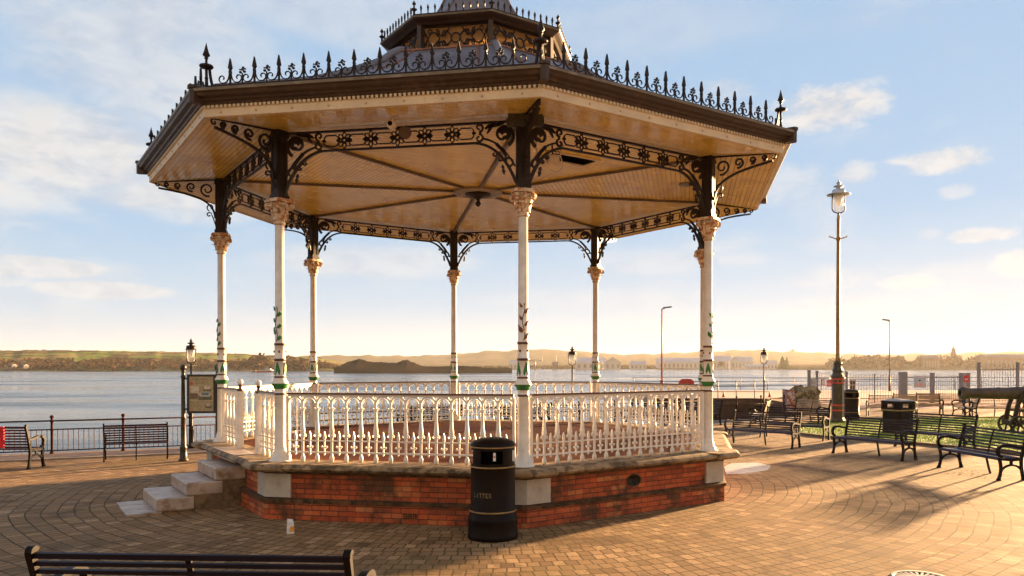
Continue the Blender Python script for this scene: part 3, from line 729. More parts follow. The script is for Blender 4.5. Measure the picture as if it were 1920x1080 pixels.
for (a, b, n) in ((-1.72, -.52, 5), (.70, 1.72, 4)):
    p, ss = panel(a, b, n); p.rotation_euler = (0, 0, SA)
    for s in ss: inst('baluster', balme, p, (0, s, 0))
    s = b if n == 5 else a
    gpst = MB(); gpst.box(X0 - .045, X0 + .045, s - .045 + (.03 if n == 5 else -.03), s + .045 + (.03 if n == 5 else -.03), z0, z0 + .98)
    s2 = s + (.03 if n == 5 else -.03)
    gpst.lathe([(.05, .98), (.055, 1.0), (.028, 1.03), (.024, 1.06), (.04, 1.08), (.04, 1.095), (.02, 1.10)], 12, (X0, s2, z0), 1)
    gpst.ball((X0, s2, z0 + 1.145), .05, 14, 8, 0)
    gg_ = gpst.build('gate_post', [Mt['white'], Mt['brown']], BS, rz=SA)
# gate leaf standing open inwards
gl = MB(); fb_keep = fb
fb = lambda A, B, C: (X0 - .08 - A, .64 + C, z0 + B)
gl.ribbon([(0, .12), (.56, .12)], .02, .03, fb); gl.ribbon([(0, .32), (.56, .32)], .018, .026, fb); gl.ribbon([(0, .97), (.56, .97)], .03, .04, fb)
for i in range(6): gl.ribbon([(i * .11 + .005, .06), (i * .11 + .005, .97)], .018, .022, fb)
for i in range(5): gl.ribbon(spiral(i * .11 + .06, .86, .05, .05, 0, pi, 8), .012, .02, fb)
gl.build('gate_leaf', Mt['white'], BS, rz=SA)
fb = fb_keep

# ---- ceiling, eaves, gutter
CZ = 5.735; EZ = 5.615; RE = 6.08
mb = MB(); mb.oct([(RE - .005, EZ + .004), (4.93, CZ), (.001, CZ)], 0)
ceil = mb.build('ceiling', Mt['ceil'], BS)
mb = MB()
mb.oct([(RE - .05, EZ - .004), (RE, EZ), (RE, EZ + .105), (RE + .012, EZ + .107), (RE + .012, EZ + .14)], 0)
fas = mb.build('fascia', Mt['cream'], BS)
dm = MB(); xa = (RE + .012) * A8; hs = (RE + .03) * sin(pi / 8); n = 74
P_ = []
for i in range(n):
    s = -hs + (i + .5) * 2 * hs / n; w = hs / n * .55
    P_ += [(xa, s - w), (xa + .017, s - w), (xa + .017, s + w), (xa, s + w)]
P_ = [(xa - .01, -hs)] + P_ + [(xa - .01, hs)]; k_ = len(P_)
dm.add([(x, y, EZ + .110) for x, y in P_] + [(x, y, EZ + .147) for x, y in P_] + [(xa - .012, y, EZ + .110) for x, y in P_],
       [(i, i + 1, k_ + i + 1, k_ + i) for i in range(k_ - 1)] + [(i + 1, i, 2 * k_ + i, 2 * k_ + i + 1) for i in range(k_ - 1)])
nl = MB(); nl.lathe([(.016, 0), (.016, .006), (.006, .012)], 8, M=Matrix.Rotation(pi / 2, 4, 'Y')); nlme = nl.mesh('nail_head', Mt['cap'])
for j in range(8):
    for i in range(9):
        inst('nail_head', nlme, BS, side_M(j) @ Vector((RE * A8, -hs + (i + .5) * 2 * hs / 9, EZ + .055)), radians(22.5 + 45 * j))
dme = dm.mesh('dentil_course', Mt['cream'])
for i in range(8): inst('dentil_course', dme, BS, rz=radians(22.5 + 45 * i))
mb = MB()
mb.oct([(RE + .005, EZ + .148), (RE + .05, EZ + .15), (RE + .06, EZ + .175), (RE + .10, EZ + .19), (RE + .11, EZ + .215), (RE + .17, EZ + .235), (RE + .185, EZ + .27), (RE + .205, EZ + .29, 1), (RE + .21, EZ + .325, 1), (RE + .185, EZ + .335, 1), (RE + .165, EZ + .30, 1), (RE + .0, EZ + .30, 1)], 0)
Mt['gutrim'] = mat('weathered_gutter_rim', (.16, .13, .09), .5, col2=(.30, .27, .22), mixlo=.45, mixhi=.75, sc=2)
mb.build('gutter', [Mt['gutter'], Mt['gutrim']], BS)
# ridge nibs at the gutter corners
nb = MB(); nb.prism([(RE + .235, 0), (RE + .20, .07), (RE + .05, .07), (RE + .05, -.07), (RE + .20, -.07)], EZ + .335, EZ + .375)
nb.prism([(RE + .215, 0), (RE + .185, .055), (RE + .05, .055), (RE + .05, -.055), (RE + .185, -.055)], EZ + .15, EZ + .336)
nbme = nb.mesh('gutter_corner', Mt['gutter'])
for k in range(8): inst('gutter_corner', nbme, BS, rz=k * pi / 4)
# ribs and hub under the ceiling
rb = MB(); rb.box(.38, R_ - .09, -.022, .022, CZ - .045, CZ - .002); rb.box(.38, R_ - .09, -.045, .045, CZ - .012, CZ - .0025)
rbme = rb.mesh('ceiling_rib', mat('rib_paint', (.16, .11, .06), .45, sc=3))
for k in range(8): inst('ceiling_rib', rbme, BS, rz=k * pi / 4)
hb = MB(); hb.oct([(.50, CZ - .003), (.52, CZ - .05), (.40, CZ - .075), (.38, CZ - .055), (.001, CZ - .055)], 0)
hub = hb.build('ceiling_rose', mat('rose_paint', (.30, .24, .18), .4, sc=4), BS)
hb = MB(); hb.lathe([(.26, CZ - .056), (.25, CZ - .085), (.16, CZ - .10), (.10, CZ - .12), (.05, CZ - .15), (.03, CZ - .20), (.055, CZ - .23), (.06, CZ - .26), (.03, CZ - .30), (.002, CZ - .31)], 16)
inst('pendant', hb.mesh('pendant', Mt['iron']), hub)

# ---- roof
rz_ = lambda r: 0
mb = MB()
mb.oct([(RE + .02, EZ + .301), (5.2, 6.28), (4.2, 6.66), (3.4, 7.05), (2.95, 7.30), (2.66, 7.47), (2.46, 7.64), (2.28, 7.76), (2.08, 7.83), (1.95, 7.84), (1.70, 7.86)], 0)
roof = mb.build('roof', Mt['lead'], BS)
rr = MB()
for k in range(8):
    a = k * pi / 4
    pts = [(r * cos(a), r * sin(a), z + .02) for r, z in ((5.9, 6.03), (5.2, 6.28), (4.2, 6.66), (3.4, 7.05), (2.95, 7.30), (2.66, 7.47), (2.46, 7.64), (2.28, 7.76), (2.08, 7.83), (1.92, 7.84))]
    rr.tube(pts, .07, 8)
rrk = rr.build('ridge_rolls', Mt['lead'], roof)
cr = MB(); cr.oct([(2.31, 7.755), (2.30, 7.785), (2.22, 7.81), (2.21, 7.78)], 0); cr.oct([(1.99, 7.835), (1.98, 7.86), (1.93, 7.87), (1.92, 7.84)], 0)
for i in range(8):
    for q_ in (-.33, .33): cr.tube([Matrix.Rotation(radians(22.5 + 45 * i), 3, 'Z') @ Vector((r * A8 + .004, q_ * 2 * r * sin(pi / 8), z + .004)) for r, z in ((3.4, 7.05), (2.95, 7.30), (2.66, 7.47), (2.46, 7.64), (2.28, 7.76), (2.0, 7.84))], .018, 5)
cr.build('copper_band', Mt['copper'], roof)
# cupola: drum, lattice, eave, spire
CU = 1.72
mb = MB(); mb.oct([(CU - .06, 7.80), (CU - .06, 7.96)], 0); mb.oct([(CU - .06, 8.40), (CU - .06, 8.46)])
for k in range(8):
    mb.box(CU - .075, CU + .03, -.045, .045, 7.80, 8.46, 0, Matrix.Rotation(k * pi / 4, 4, 'Z'))
drum = mb.build('cupola_drum', Mt['gutter'], BS)
Mt['amber'], g_, b_ = newmat('amber_glazing')
b_.inputs['Base Color'].default_value = (.9, .62, .30, 1); b_.inputs['Roughness'].default_value = .5
tl_ = g_.n('ShaderNodeBsdfTranslucent'); tl_.inputs[0].default_value = (.9, .62, .30, 1); tp_ = g_.n('ShaderNodeBsdfTransparent'); tp_.inputs[0].default_value = (1, .75, .45, 1)
m1_ = g_.n('ShaderNodeMixShader'); m1_.inputs[0].default_value = .45; g_.t.links.new(tl_.outputs[0], m1_.inputs[1]); g_.t.links.new(tp_.outputs[0], m1_.inputs[2])
m2_ = g_.n('ShaderNodeMixShader'); m2_.inputs[0].default_value = .75; g_.t.links.new(b_.outputs[0], m2_.inputs[1]); g_.t.links.new(m1_.outputs[0], m2_.inputs[2])
g_.t.links.new(m2_.outputs[0], [n for n in g_.t.nodes if n.type == 'OUTPUT_MATERIAL'][0].inputs[0])
mb = MB(); mb.oct([(CU - .12, 7.8), (CU - .12, 8.45)], 0); mb.build('cupola_panel', Mt['amber'], BS)
lt = MB(); xl = (CU - .05) * A8; fl = lambda A, B, C: (xl + C, A, B); hw = (CU - .05) * sin(pi / 8) - .045; zc = 8.175
for zz in (7.975, 8.385): lt.ribbon([(-hw, zz), (hw, zz)], .02, .02, fl)
lt.ribbon(spiral(0, zc, .085, .085, 0, 2 * pi, 18), .030, .02, fl)
for s_ in (-1, 1):
    for u in (-1, 1):
        g2 = lambda A, B, C, s_=s_, u=u: (xl + C, s_ * A, zc + u * B * 1.3)
        lt.ribbon(bez((.085, .03), (.16, .12), (.22, .12), (.25, .07), 8), .023, .02, g2)
        lt.ribbon(spiral(.215, .065, .045, .012, pi * .4, -pi * 1.5, 12), .020, .02, g2)
        lt.ribbon(bez((.12, .145), (.2, .02), (.32, .0), (.36, .13), 10), .023, .02, g2)
        lt.ribbon(spiral(.34, .07, .05, .012, pi * .5, pi * 2.3, 12), .020, .02, g2)
        lt.ribbon(bez((.30, 0), (.38, .12), (.46, .12), (.52, .02), 8), .023, .02, g2)
        lt.ribbon(spiral(.49, .10, .045, .012, pi, -pi, 10), .020, .02, g2)
        lt.ribbon(bez((.52, .0), (.57, .04), (.59, .1), (.60, .15), 6), .023, .02, g2)
        lt.ribbon(spiral(.565, .055, .03, .01, 0, pi * 1.7, 8), .018, .02, g2)
ltme = lt.mesh('cupola_lattice', Mt['iron'])
for i in range(8): inst('cupola_lattice', ltme, BS, rz=radians(22.5 + 45 * i))
mb = MB(); mb.oct([(CU - .1, 8.40), (1.76, 8.41), (1.80, 8.44), (1.87, 8.47), (1.91, 8.50, 1), (1.92, 8.53, 1), (1.88, 8.545)], 0); mb.build('cupola_eave', [Mt['gutter'], Mt['gutrim']], BS)
mb = MB(); mb.oct([(1.885, 8.54), (1.45, 8.62), (1.15, 8.78), (.92, 9.02), (.74, 9.3), (.58, 9.65), (.42, 10.1), (.26, 10.6), (.10, 11.1), (.04, 11.2)], 0, cap1=True); sp_ = mb.build('cupola_roof', Mt['lead'], BS)
mb = MB()
for k in range(8):
    a = k * pi / 4; mb.tube([(r * cos(a), r * sin(a), z + .01) for r, z in ((1.86, 8.54), (1.45, 8.62), (1.15, 8.78), (.92, 9.02), (.74, 9.3), (.58, 9.65), (.42, 10.1), (.26, 10.6), (.10, 11.1))], .028, 6)
mb.build('ridge_rolls', Mt['lead'], sp_)
mb = MB(); mb.lathe([(.06, 11.15), (.12, 11.25), (.05, 11.35), (.04, 11.6), (.09, 11.68), (.03, 11.78), (.02, 12.2), (.001, 12.35)], 10); mb.build('spire_finial', Mt['iron'], BS)
# ---- cresting
def spike(mb, s, zb, h, f, k=1.0):
    mb.ribbon([(s, zb), (s, zb + h * .60)], .022 * k, .022 * k, f)
    mb.ribbon([(s, zb + h * .34), (s, zb + h * .50), (s, zb + h * .56), (s, zb + h * .6)], [.022 * k, .036 * k, .022 * k, .03 * k], .034 * k, f)
    mb.ribbon([(s, zb + h * .58), (s, zb + h * .64), (s, zb + h * .8), (s, zb + h)], [.03 * k, .058 * k, .034 * k, .003], .030 * k, f)
RC = 6.04; xc = RC * A8; hc = RC * sin(pi / 8); zb = 6.035
c1 = MB(); f = lambda A, B, C: (xc + C, A, B)
c1.ribbon([(-hc, zb - .01), (hc, zb - .01)], .045, .03, f)
for i in range(-6, 7): c1.ribbon([(i * .72 * hc / 4.4, zb - .11), (i * .72 * hc / 4.4, zb - .02)], .03, .02, f)
n = 12; gap = 2 * hc / (n + 1)
for i in range(n):
    s = -hc + (i + 1) * gap; spike(c1, s, zb, .36, f)
    for s_ in (-1, 1):
        F3 = lambda A, B, C, s=s, s_=s_: (xc + C, s + s_ * A, B)
        c1.ribbon(bez((.010, zb + .17), (.022, zb + .07), (.05, zb + .02), (gap * .36, zb + .035), 7), .014, .016, F3)
        c1.ribbon(spiral(gap * .33, zb + .095, .058, .018, -pi * .42, pi * 1.25, 12), .013, .016, F3)
for i in range(n - 1):
    s = -hc + (i + 1.5) * gap
    F3 = lambda A, B, C, s=s: (xc + C, s + A, B)
    c1.ribbon([(0, zb), (0, zb + .15)], .016, .016, F3)
    for (A, B, r) in ((-.028, .165, .022), (.03, .17, .022), (0, .20, .022), (.012, .225, .018), (-.035, .20, .012), (.04, .205, .014)):
        q = [( A + r * cos(t * pi / 3), zb + B + r * sin(t * pi / 3) * .8) for t in range(6)]
        vs = [F3(a, b, -.008) for a, b in q] + [F3(a, b, .008) for a, b in q]
        c1.hexa([Vector(v) for v in vs[:6]], [Vector(v) for v in vs[6:]])
cme1 = c1.mesh('cresting', Mt['iron'])
for i in range(8): inst('cresting', cme1, BS, rz=radians(22.5 + 45 * i))
fn = MB(); fn.lathe([(.03, -.1), (.03, .02), (.022, .03), (.018, .10), (.028, .115), (.018, .13), (.018, .24), (.085, .258), (.095, .275), (.085, .292), (.03, .30), (.016, .33), (.016, .37), (.03, .385), (.018, .40), (.05, .425), (.03, .48), (.010, .56), (.001, .60)], 12, (RC, 0, zb))
for s_ in (-1, 1): fn.ribbon(bez((.06, 0), (.04, .1), (.035, .16), (.03, .25), 6), .02, .02, lambda A, B, C, s_=s_: (RC - A, s_ * (A * .9) + C, zb + B))
fnme = fn.mesh('crest_finial', Mt['iron'])
for k in range(8): inst('crest_finial', fnme, BS, rz=k * pi / 4)
c2 = MB(); xc2 = 1.88 * A8; h2 = 1.88 * sin(pi / 8); f = lambda A, B, C: (xc2 + C, A, B)
c2.ribbon([(-h2, 8.555), (h2, 8.555)], .018, .018, f)
for i in range(10): spike(c2, -h2 + (i + 1) * 2 * h2 / 11, 8.555, .17, f, .75)
c2me = c2.mesh('cupola_cresting', Mt['iron'])
for i in range(8): inst('cupola_cresting', c2me, BS, rz=radians(22.5 + 45 * i))
f3 = MB(); f3.lathe([(.02, 0), (.02, .08), (.05, .10), (.055, .115), (.02, .13), (.012, .18), (.032, .20), (.034, .22), (.012, .25), (.001, .28)], 8, (1.88, 0, 8.54))
f3me = f3.mesh('cupola_finial', Mt['iron'])
for k in range(8): inst('cupola_finial', f3me, BS, rz=k * pi / 4)

# ---- things fixed to the bandstand
def toL(p): return Matrix.Rotation(-PHI, 3, 'Z') @ (Vector(p) - Vector((BCX, BCY, 0)))
hm = MB(); hm.box(-.50, .42, -.20, .20, -.010, -.004, 0)  # black panel under the boards stands in for the shaded hole
for (x0, x1, y0, y1) in ((-.54, .46, -.24, -.20), (-.54, .46, .20, .24), (-.54, -.50, -.2, .2), (.42, .46, -.2, .2)): hm.box(x0, x1, y0, y1, -.03, -.003, 1)
pc = Vector((wx(1068, 13.6), 0, 0)); dd = (CZ - EYE) * F / (HOR - 298); hatch = hm.build('ceiling_hatch', [Mt['dark'], Mt['cream']], BS, toL((wx(1070, dd), dd, CZ - .001)), radians(67.5 + 90))
dd = (CZ - EYE) * F / (HOR - 345); fx = MB(); fx.lathe([(.13, 0), (.13, -.03), (.001, -.035)][::1], 18); o_ = fx.build('flush_light', Mt['steel'], BS, toL((wx(1285, dd), dd, CZ - .001)))
# junction box bolted to the head of the front post
jb = MB(); jb.box(-.24, .24, -.05, .05, -.10, .06, 0); jb.box(-.26, -.18, -.058, .06, -.11, .0, 0); jb.box(.18, .26, -.058, .06, -.08, .02, 0); jb.box(-.05, .06, -.07, .07, -.06, .18, 0)
o_ = jb.build('bracket_plate', mat('patinated_plate', (.06, .06, .045), .5, sc=12, var=.4), BS, (R_ + .17, 0, 0)); o_.location = (cos(pi / 4) * (R_ + .17), sin(pi / 4) * (R_ + .17), 5.66); o_.rotation_euler = (0, 0, -PHI)

# ------------------------------------------------------------------ CCTV, speaker, cable on the bandstand
cc = thing('security_camera', 'small white security camera on the front left frieze of the bandstand', 'camera')
cp = gp(735, 240, 5.70); q = cp - Vector((BCX, BCY, 0)); cc.location = (wx(735, 11.0), 11.0, wz(238, 11.0) + .02); cc.rotation_euler = (0, 0, radians(-8))
mb = MB(); mb.lathe([(.055, -.05), (.062, -.04), (.062, .05), (.05, .06)], 14, M=Matrix.Rotation(pi / 2, 4, 'X')); mb.build('housing', Mt['white'], cc)
mb = MB(); mb.lathe([(.032, .0), (.032, .012), (.001, .014)], 12, M=Matrix.Translation((0, -.058, 0)) @ Matrix.Rotation(pi / 2, 4, 'X')); mb.build('lens', Mt['dark'], cc)
mb = MB(); mb.tube([(0, .02, .05), (0, .03, .10), (0, .10, .12)], .015, 6); mb.build('mount', Mt['white'], cc)
sp = thing('loudspeaker', 'small dark loudspeaker on the frieze just right of the security camera', 'speaker', (wx(762, 11.15), 11.15, wz(250, 11.15)))
mb = MB(); mb.lathe([(.05, -.08), (.05, 0), (.085, .07), (.09, .08), (.07, .075)], 14, M=Matrix.Rotation(pi / 2 + .3, 4, 'X')); mb.build('horn', mat('speaker_paint', (.10, .06, .03), .5), sp)
mb = MB(); mb.box(-.015, .015, 0, .12, .0, .1); mb.build('mount', Mt['iron'], sp)
fl_ = thing('floodlight', 'small buff floodlight hanging with a looped cable beside the ceiling hatch', 'floodlight', (wx(1036, 11.6), 11.6, wz(300, 11.6)), radians(20))
mb = MB(); mb.box(-.09, .09, -.05, .05, -.07, .06); mb.box(-.07, .07, -.065, -.05, -.05, .04); mb.build('housing', Mt['cable'], fl_)
mb = MB(); mb.tube([(0, 0, .05), (0, .02, .22)], .012, 6); mb.tube([(-.1, 0, .0), (-.11, .0, .12), (.11, 0, .12), (.1, 0, 0)], .008, 5); mb.build('bracket', Mt['iron'], fl_)
mb = MB(); pts = [(-.36, -.2, .62), (-.33, -.2, .30), (-.28, -.1, .05), (-.16, -.1, -.12), (.02, -.08, -.20), (.14, -.05, -.10), (.10, -.05, .08), (.16, -.02, .22), (.05, 0, .10), (-.05, 0, .02)]
P_ = []
for i in range(len(pts) - 1):
    a, b = pts[max(i - 1, 0)], pts[i]; c, d = pts[i + 1], pts[min(i + 2, len(pts) - 1)]
    for j in range(5):
        t = j / 5; P_.append(tuple(.5 * ((2 * b[k]) + (-a[k] + c[k]) * t + (2 * a[k] - 5 * b[k] + 4 * c[k] - d[k]) * t * t + (-a[k] + 3 * b[k] - 3 * c[k] + d[k]) * t ** 3) for k in range(3)))
mb.tube(P_, .009, 6); mb.build('cable', Mt['cable'], fl_)

# ------------------------------------------------------------------ benches
def bench_proto(name, slatm, label, seatm=None):
    """faces +X, length along Y, total about 2.0 m"""
    t = thing(name, label, 'bench')
    fr = MB(); f = lambda A, B, C: (A, C, B)
    # back upright and back leg
    fr.ribbon(bez((-.27, 0), (-.22, .15), (-.20, .30), (-.21, .43), 6), [.07, .055, .05, .048, .048, .05, .055], .045, f)
    fr.ribbon([(-.30, .012), (-.22, .012)], .024, .05, f)
    fr.ribbon(bez((-.21, .40), (-.24, .60), (-.30, .78), (-.345, .93), 8), [.05] * 7 + [.055, .06], .042, f)
    fr.ribbon(spiral(-.325, .93, .028, .024, pi * .1, pi * 1.1, 8), .04, .045, f)
    # front leg
    fr.ribbon(bez((.27, 0), (.20, .14), (.20, .30), (.25, .42), 8), [.065, .052, .046, .044, .044, .045, .05, .05, .05], .045, f)
    fr.ribbon([(.22, .012), (.30, .012)], .024, .05, f)
    # arch between the legs and seat rail
    fr.ribbon(bez((-.225, .17), (-.16, .34), (.14, .34), (.215, .17), 12), .036, .034, f)
    fr.ribbon([(-.21, .41), (.0, .395), (.24, .42)], .05, .04, f)
    fr.ribbon([(0, .30), (0, .40)], .05, .034, f)
    # scrolled arm
    arm = bez((-.27, .66), (-.16, .60), (.0, .70), (.14, .685), 10) + bez((.14, .685), (.25, .68), (.31, .60), (.27, .52), 8)[1:] + bez((.27, .52), (.25, .47), (.21, .45), (.18, .47), 6)[1:]
    fr.ribbon(arm, [.038 + .012 * sin(i / 24 * pi) for i in range(25)], .055, f)
    frm = fr.mesh('end_frame', Mt['bench_iron'])
    for s in (-1, 1): inst('end_frame', frm, t, (0, s * .98, 0))
    cs = MB(); cs.ribbon(bez((-.20, .40), (-.225, .60), (-.285, .78), (-.33, .90), 6), .02, .035, f); cs.ribbon([(-.2, .38), (.22, .40)], .03, .035, f)
    cs.ribbon(bez((-.16, .38), (-.2, .2), (-.22, .1), (-.26, 0), 6), .032, .035, f); cs.build('centre_strap', Mt['bench_iron'], t)
    bk = MB()
    for i in range(8):
        z = .475 + i * .062; u = (z - .40) / .53; x = -.20 - .115 * u - .03 * u * u
        w = .016 if i < 7 else .021
        Mx = Matrix.Translation((x, 0, z)) @ Matrix.Rotation(-.22, 4, 'Y'); bk.box(-.012, .012, -.965, .965, -w, w, 0, Mx)
    bk.build('backrest', slatm, t)
    st_ = MB()
    for i in range(6):
        x = -.175 + i * .078; z = .432 - .012 * sin(i / 5 * pi) * 1; st_.box(x - .031, x + .031, -.965, .965, z - .014, z + .014)
    st_.ribbon([(.265, .405), (.255, .435)], .05, 1.93, f) if False else None
    st_.box(.245, .275, -.96, .96, .395, .425)
    st_.build('seat', seatm or slatm, t)
    return t
GB = 'black slatted benches around the bandstand'; GW = 'weathered wooden benches by the gate'
Mt['sky_seat'] = mat('sky_tinted_black_seat', (.014, .021, .070), .38, var=.3, sc=3, spec=.35)  # black seats with the blue sky reflection put into the base colour
B0 = bench_proto('park_bench', Mt['slat'], 'x', Mt['sky_seat'])
used = {}
def place(proto, key, loc, face, label, group, sc=1):
    """face = direction the sitter looks, degrees from +X"""
    if key not in used:
        used[key] = 1; proto.location = (*loc, 0); proto.rotation_euler = (0, 0, radians(face)); proto['label'] = label; proto['group'] = group; proto.scale = (sc,) * 3; return proto
    return dup(proto, (*loc, 0), radians(face), label, group, sc)
dg = lambda x, y: math.degrees(atan2(y, x))
place(B0, 'b', (6.07, 22.06), dg(-.645, -.764), 'black slatted bench just right of the bandstand, before the small lantern post', GB)
place(B0, 'b', (7.66, 24.24), dg(-.62, -.78), 'black bench at the lawn corner, behind the bench nearest the bandstand', GB)
place(B0, 'b', (8.10, 19.48), dg(-.86, -.51), 'black bench in the front row before the square litter bin', GB)
place(B0, 'b', (10.45, 21.2), dg(-.86, -.51), 'black bench in the second row, between square litter bin and cannon', GB)
place(B0, 'b', (9.03, 16.42), dg(-1, -.10), 'black slatted bench cut by the right edge of the photo', GB)
Mt['redslat'] = mat('dark_red_bench_slat', (.055, .016, .010), .5, var=.3, sc=3, spec=.2)
B1 = bench_proto('park_bench', Mt['redslat'], 'bench')
# two benches facing the water on the left; back to the camera
eL = math.degrees(atan2(.418, .908))
place(B1, 'r', (wx(243, 18.6) , 18.9), eL + 90, 'dark bench facing the water, left of the notice board', GB, .92).scale = (.92, .68, .92)
lb = place(B1, 'r', (wx(-24, 17.2), 17.3), eL + 90 - 24, 'dark bench at the left edge of the photo with red cloth on it', GB, 1.0)
place(B0, 'b', (-2.50, 5.90), 87.0, 'dark bench at the bottom edge, only its top slats showing', GB).scale = (1.0, 1.17, .985)
# benches along the railing behind the bandstand
for (x, d, lab) in ((805, 25.4, 'black bench at the railing, seen through the balustrade left of the litter bin'),
                    (978, 27.0, 'black bench at the waterfront railing, seen through the balustrade behind the front column'),
                    (1215, 28.2, 'long black bench behind the right part of the balustrade'), (1306, 29.4, 'black bench whose end shows just right of the right front column')):
    place(B0, 'b', (wx(x, d), d), 32 + 90, lab, GB)
W0 = bench_proto('wooden_bench', Mt['woodslat'], 'wooden bench')
place(W0, 'w', (wx(1672, 34.4), 34.4), dg(-.55, -.85), 'wooden bench just left of the square litter bin, before the fence', GW)
place(W0, 'w', (wx(1722, 36), 36.0), dg(-.2, -1), 'wooden bench mostly hidden behind the square litter bin', GW)
place(W0, 'w', (wx(1771, 36.4), 36.8), dg(-.35, -.95), 'reddish wooden bench below the white sign on the gate', GW)
place(W0, 'w', (wx(1816, 34.2), 34.5), dg(-1, .25), 'pale wooden bench seen end-on below the cannon muzzle', GW)
place(W0, 'w', (wx(1868, 34.0), 34.0), dg(-.25, -.97), 'wooden bench under the cannon barrel, right of the end-on bench', GW)
place(W0, 'w', (wx(1512, 30.3), 30.3), dg(-.94, -.33), 'sunlit wooden bench left of the tall lamp post in front of the rocks', GW)
place(W0, 'w', (wx(1424, 29.4), 29.4), dg(-.8, .3), 'brown bench under the small lantern post by the railing', GW)
# something red on the left bench
rd = MB(); rd.box(-.06, .02, -.34, .30, 0, .46)
bpos = lb.location
rd2 = MB(); 
for i in range(5):
    a0 = i * .09; rd2.box(.0 + .012 * (i % 2), .035 + .012 * (i % 2), -.22, .22, a0, a0 + .095)
rdo = rd2.build('red_cloth', mat('red_cloth', (.65, .02, .03), .8)); tag(rdo, 'bright red cloth on the back of the bench at the left edge', 'cloth')
rdo.location = (wx(-14, 16.9), 16.9, .48); rdo.rotation_euler = (0, 0, radians(eL + 66))

# ------------------------------------------------------------------ litter bins
def roundbin(name, label, loc, sc=1, sticker=True, group='litter bins', rz=0):
    t = thing(name, label, 'litter bin', loc, rz, group, sc)
    mb = MB(); mb.lathe([(.325, 0), (.335, .01), (.335, .06), (.328, .075), (.325, .24), (.33, .255), (.325, .275), (.312, .285), (.310, .40), (.296, .42), (.292, .95), (.298, .965)], 40); mb.build('body', Mt['bin'], t)
    # gold rims
    mb = MB()
    for z, r in ((.372, .3125), (.955, .302), (1.215, .300)): mb.lathe([(r - .008, z - .010), (r + .002, z - .010), (r + .006, z), (r + .002, z + .010), (r - .008, z + .010)], 40)
    mb.build('gold_rim', Mt['gold'], t)
    mb = MB(); mb.lathe([(.235, .94), (.235, 1.205)], 24); mb.build('shade_core', Mt['dark'], t)  # black cylinder added behind the openings to stand for the shade inside
    # head with real openings: ring of panels
    mb = MB(); n = 48; zz = (.965, 1.0, 1.17, 1.215)
    for j in range(n):
        a0, a1 = 2 * pi * j / n, 2 * pi * (j + 1) / n; am = math.degrees((a0 + a1) / 2) % 90
        opening = 18 < am < 78
        for (z0, z1) in zip(zz[:-1], zz[1:]):
            if opening and z0 == 1.0: continue
            for r0, r1 in ((.292, .270),):
                q = lambda r, a, z: Vector((r * cos(a), r * sin(a), z))
                mb.hexa([q(r0, a0, z0), q(r0, a1, z0), q(r1, a1, z0), q(r1, a0, z0)], [q(r0, a0, z1), q(r0, a1, z1), q(r1, a1, z1), q(r1, a0, z1)])
    mb.build('head', Mt['bin'], t)
    mb = MB(); mb.lathe([(.296, 1.212), (.303, 1.222), (.303, 1.245), (.29, 1.26), (.25, 1.29), (.17, 1.318), (.08, 1.33), (.001, 1.333)], 40); mb.lathe([(.268, 1.2), (.001, 1.2)], 24); mb.build('lid', Mt['bin'], t)
    mb = MB(); mb.lathe([(.26, .93), (.001, .93)], 24); mb.build('liner', Mt['dark'], t)
    return t
BN = gp(924.5, 1019); BN.y += .33; tocam = atan2(-BN.y, -BN.x)
rb_ = roundbin('round_litter_bin', 'tall dark round litter bin with gold rims and faded lettering in front of the bandstand', (wx(924, BN.y), BN.y, 0), .985, rz=tocam - radians(48))
# a white notice on the post of the opening, and the faded lettering
def curved(mb, r, a0, a1, z0, z1, th=.003, n=4, m=0):
    for j in range(n):
        b0, b1 = a0 + (a1 - a0) * j / n, a0 + (a1 - a0) * (j + 1) / n
        q = lambda rr, a, z: Vector((rr * cos(a), rr * sin(a), z))
        mb.hexa([q(r, b0, z0), q(r, b1, z0), q(r + th, b1, z0), q(r + th, b0, z0)], [q(r, b0, z1), q(r, b1, z1), q(r + th, b1, z1), q(r + th, b0, z1)], m)
mb = MB(); A = radians(48); curved(mb, .258, A + .02, A + .14, 1.045, 1.15, .010); curved(mb, .2685, A + .04, A + .12, 1.085, 1.115, .002, 2, 1)
mb.build('white_notice', [mat('white_notice', (.8, .8, .8), .6, var=.02), mat('notice_red', (.55, .2, .15), .6, var=.05)], rb_)
GL = {'L': ['1000', '1000', '1000', '1000', '1111'], 'I': ['0110', '0110', '0110', '0110', '0110'], 'T': ['1111', '0110', '0110', '0110', '0110'],
      'E': ['1111', '1000', '1110', '1000', '1111'], 'R': ['1110', '1001', '1110', '1010', '1001']}
mb = MB(); a_c = A - .95; ch = .06
for i, c in enumerate('LITTER'):
    for r_, row in enumerate(GL[c]):
        for q_, b in enumerate(row):
            if b == '1':
                if random.random() < .18: continue
                aa = a_c + i * .155 + q_ * .029; zt = .63 - r_ * .0125; curved(mb, .2935, aa, aa + .0292, zt - .0127, zt, .0015, 1)
mb.build('lettering', mat('faded_gold_lettering', (.15, .105, .045), .5, sc=30, var=.5), rb_)
roundbin('round_litter_bin', 'round litter bin standing directly behind the base of the tall lamp post', (wx(1597, 31.9), 31.9, 0), .97, False)
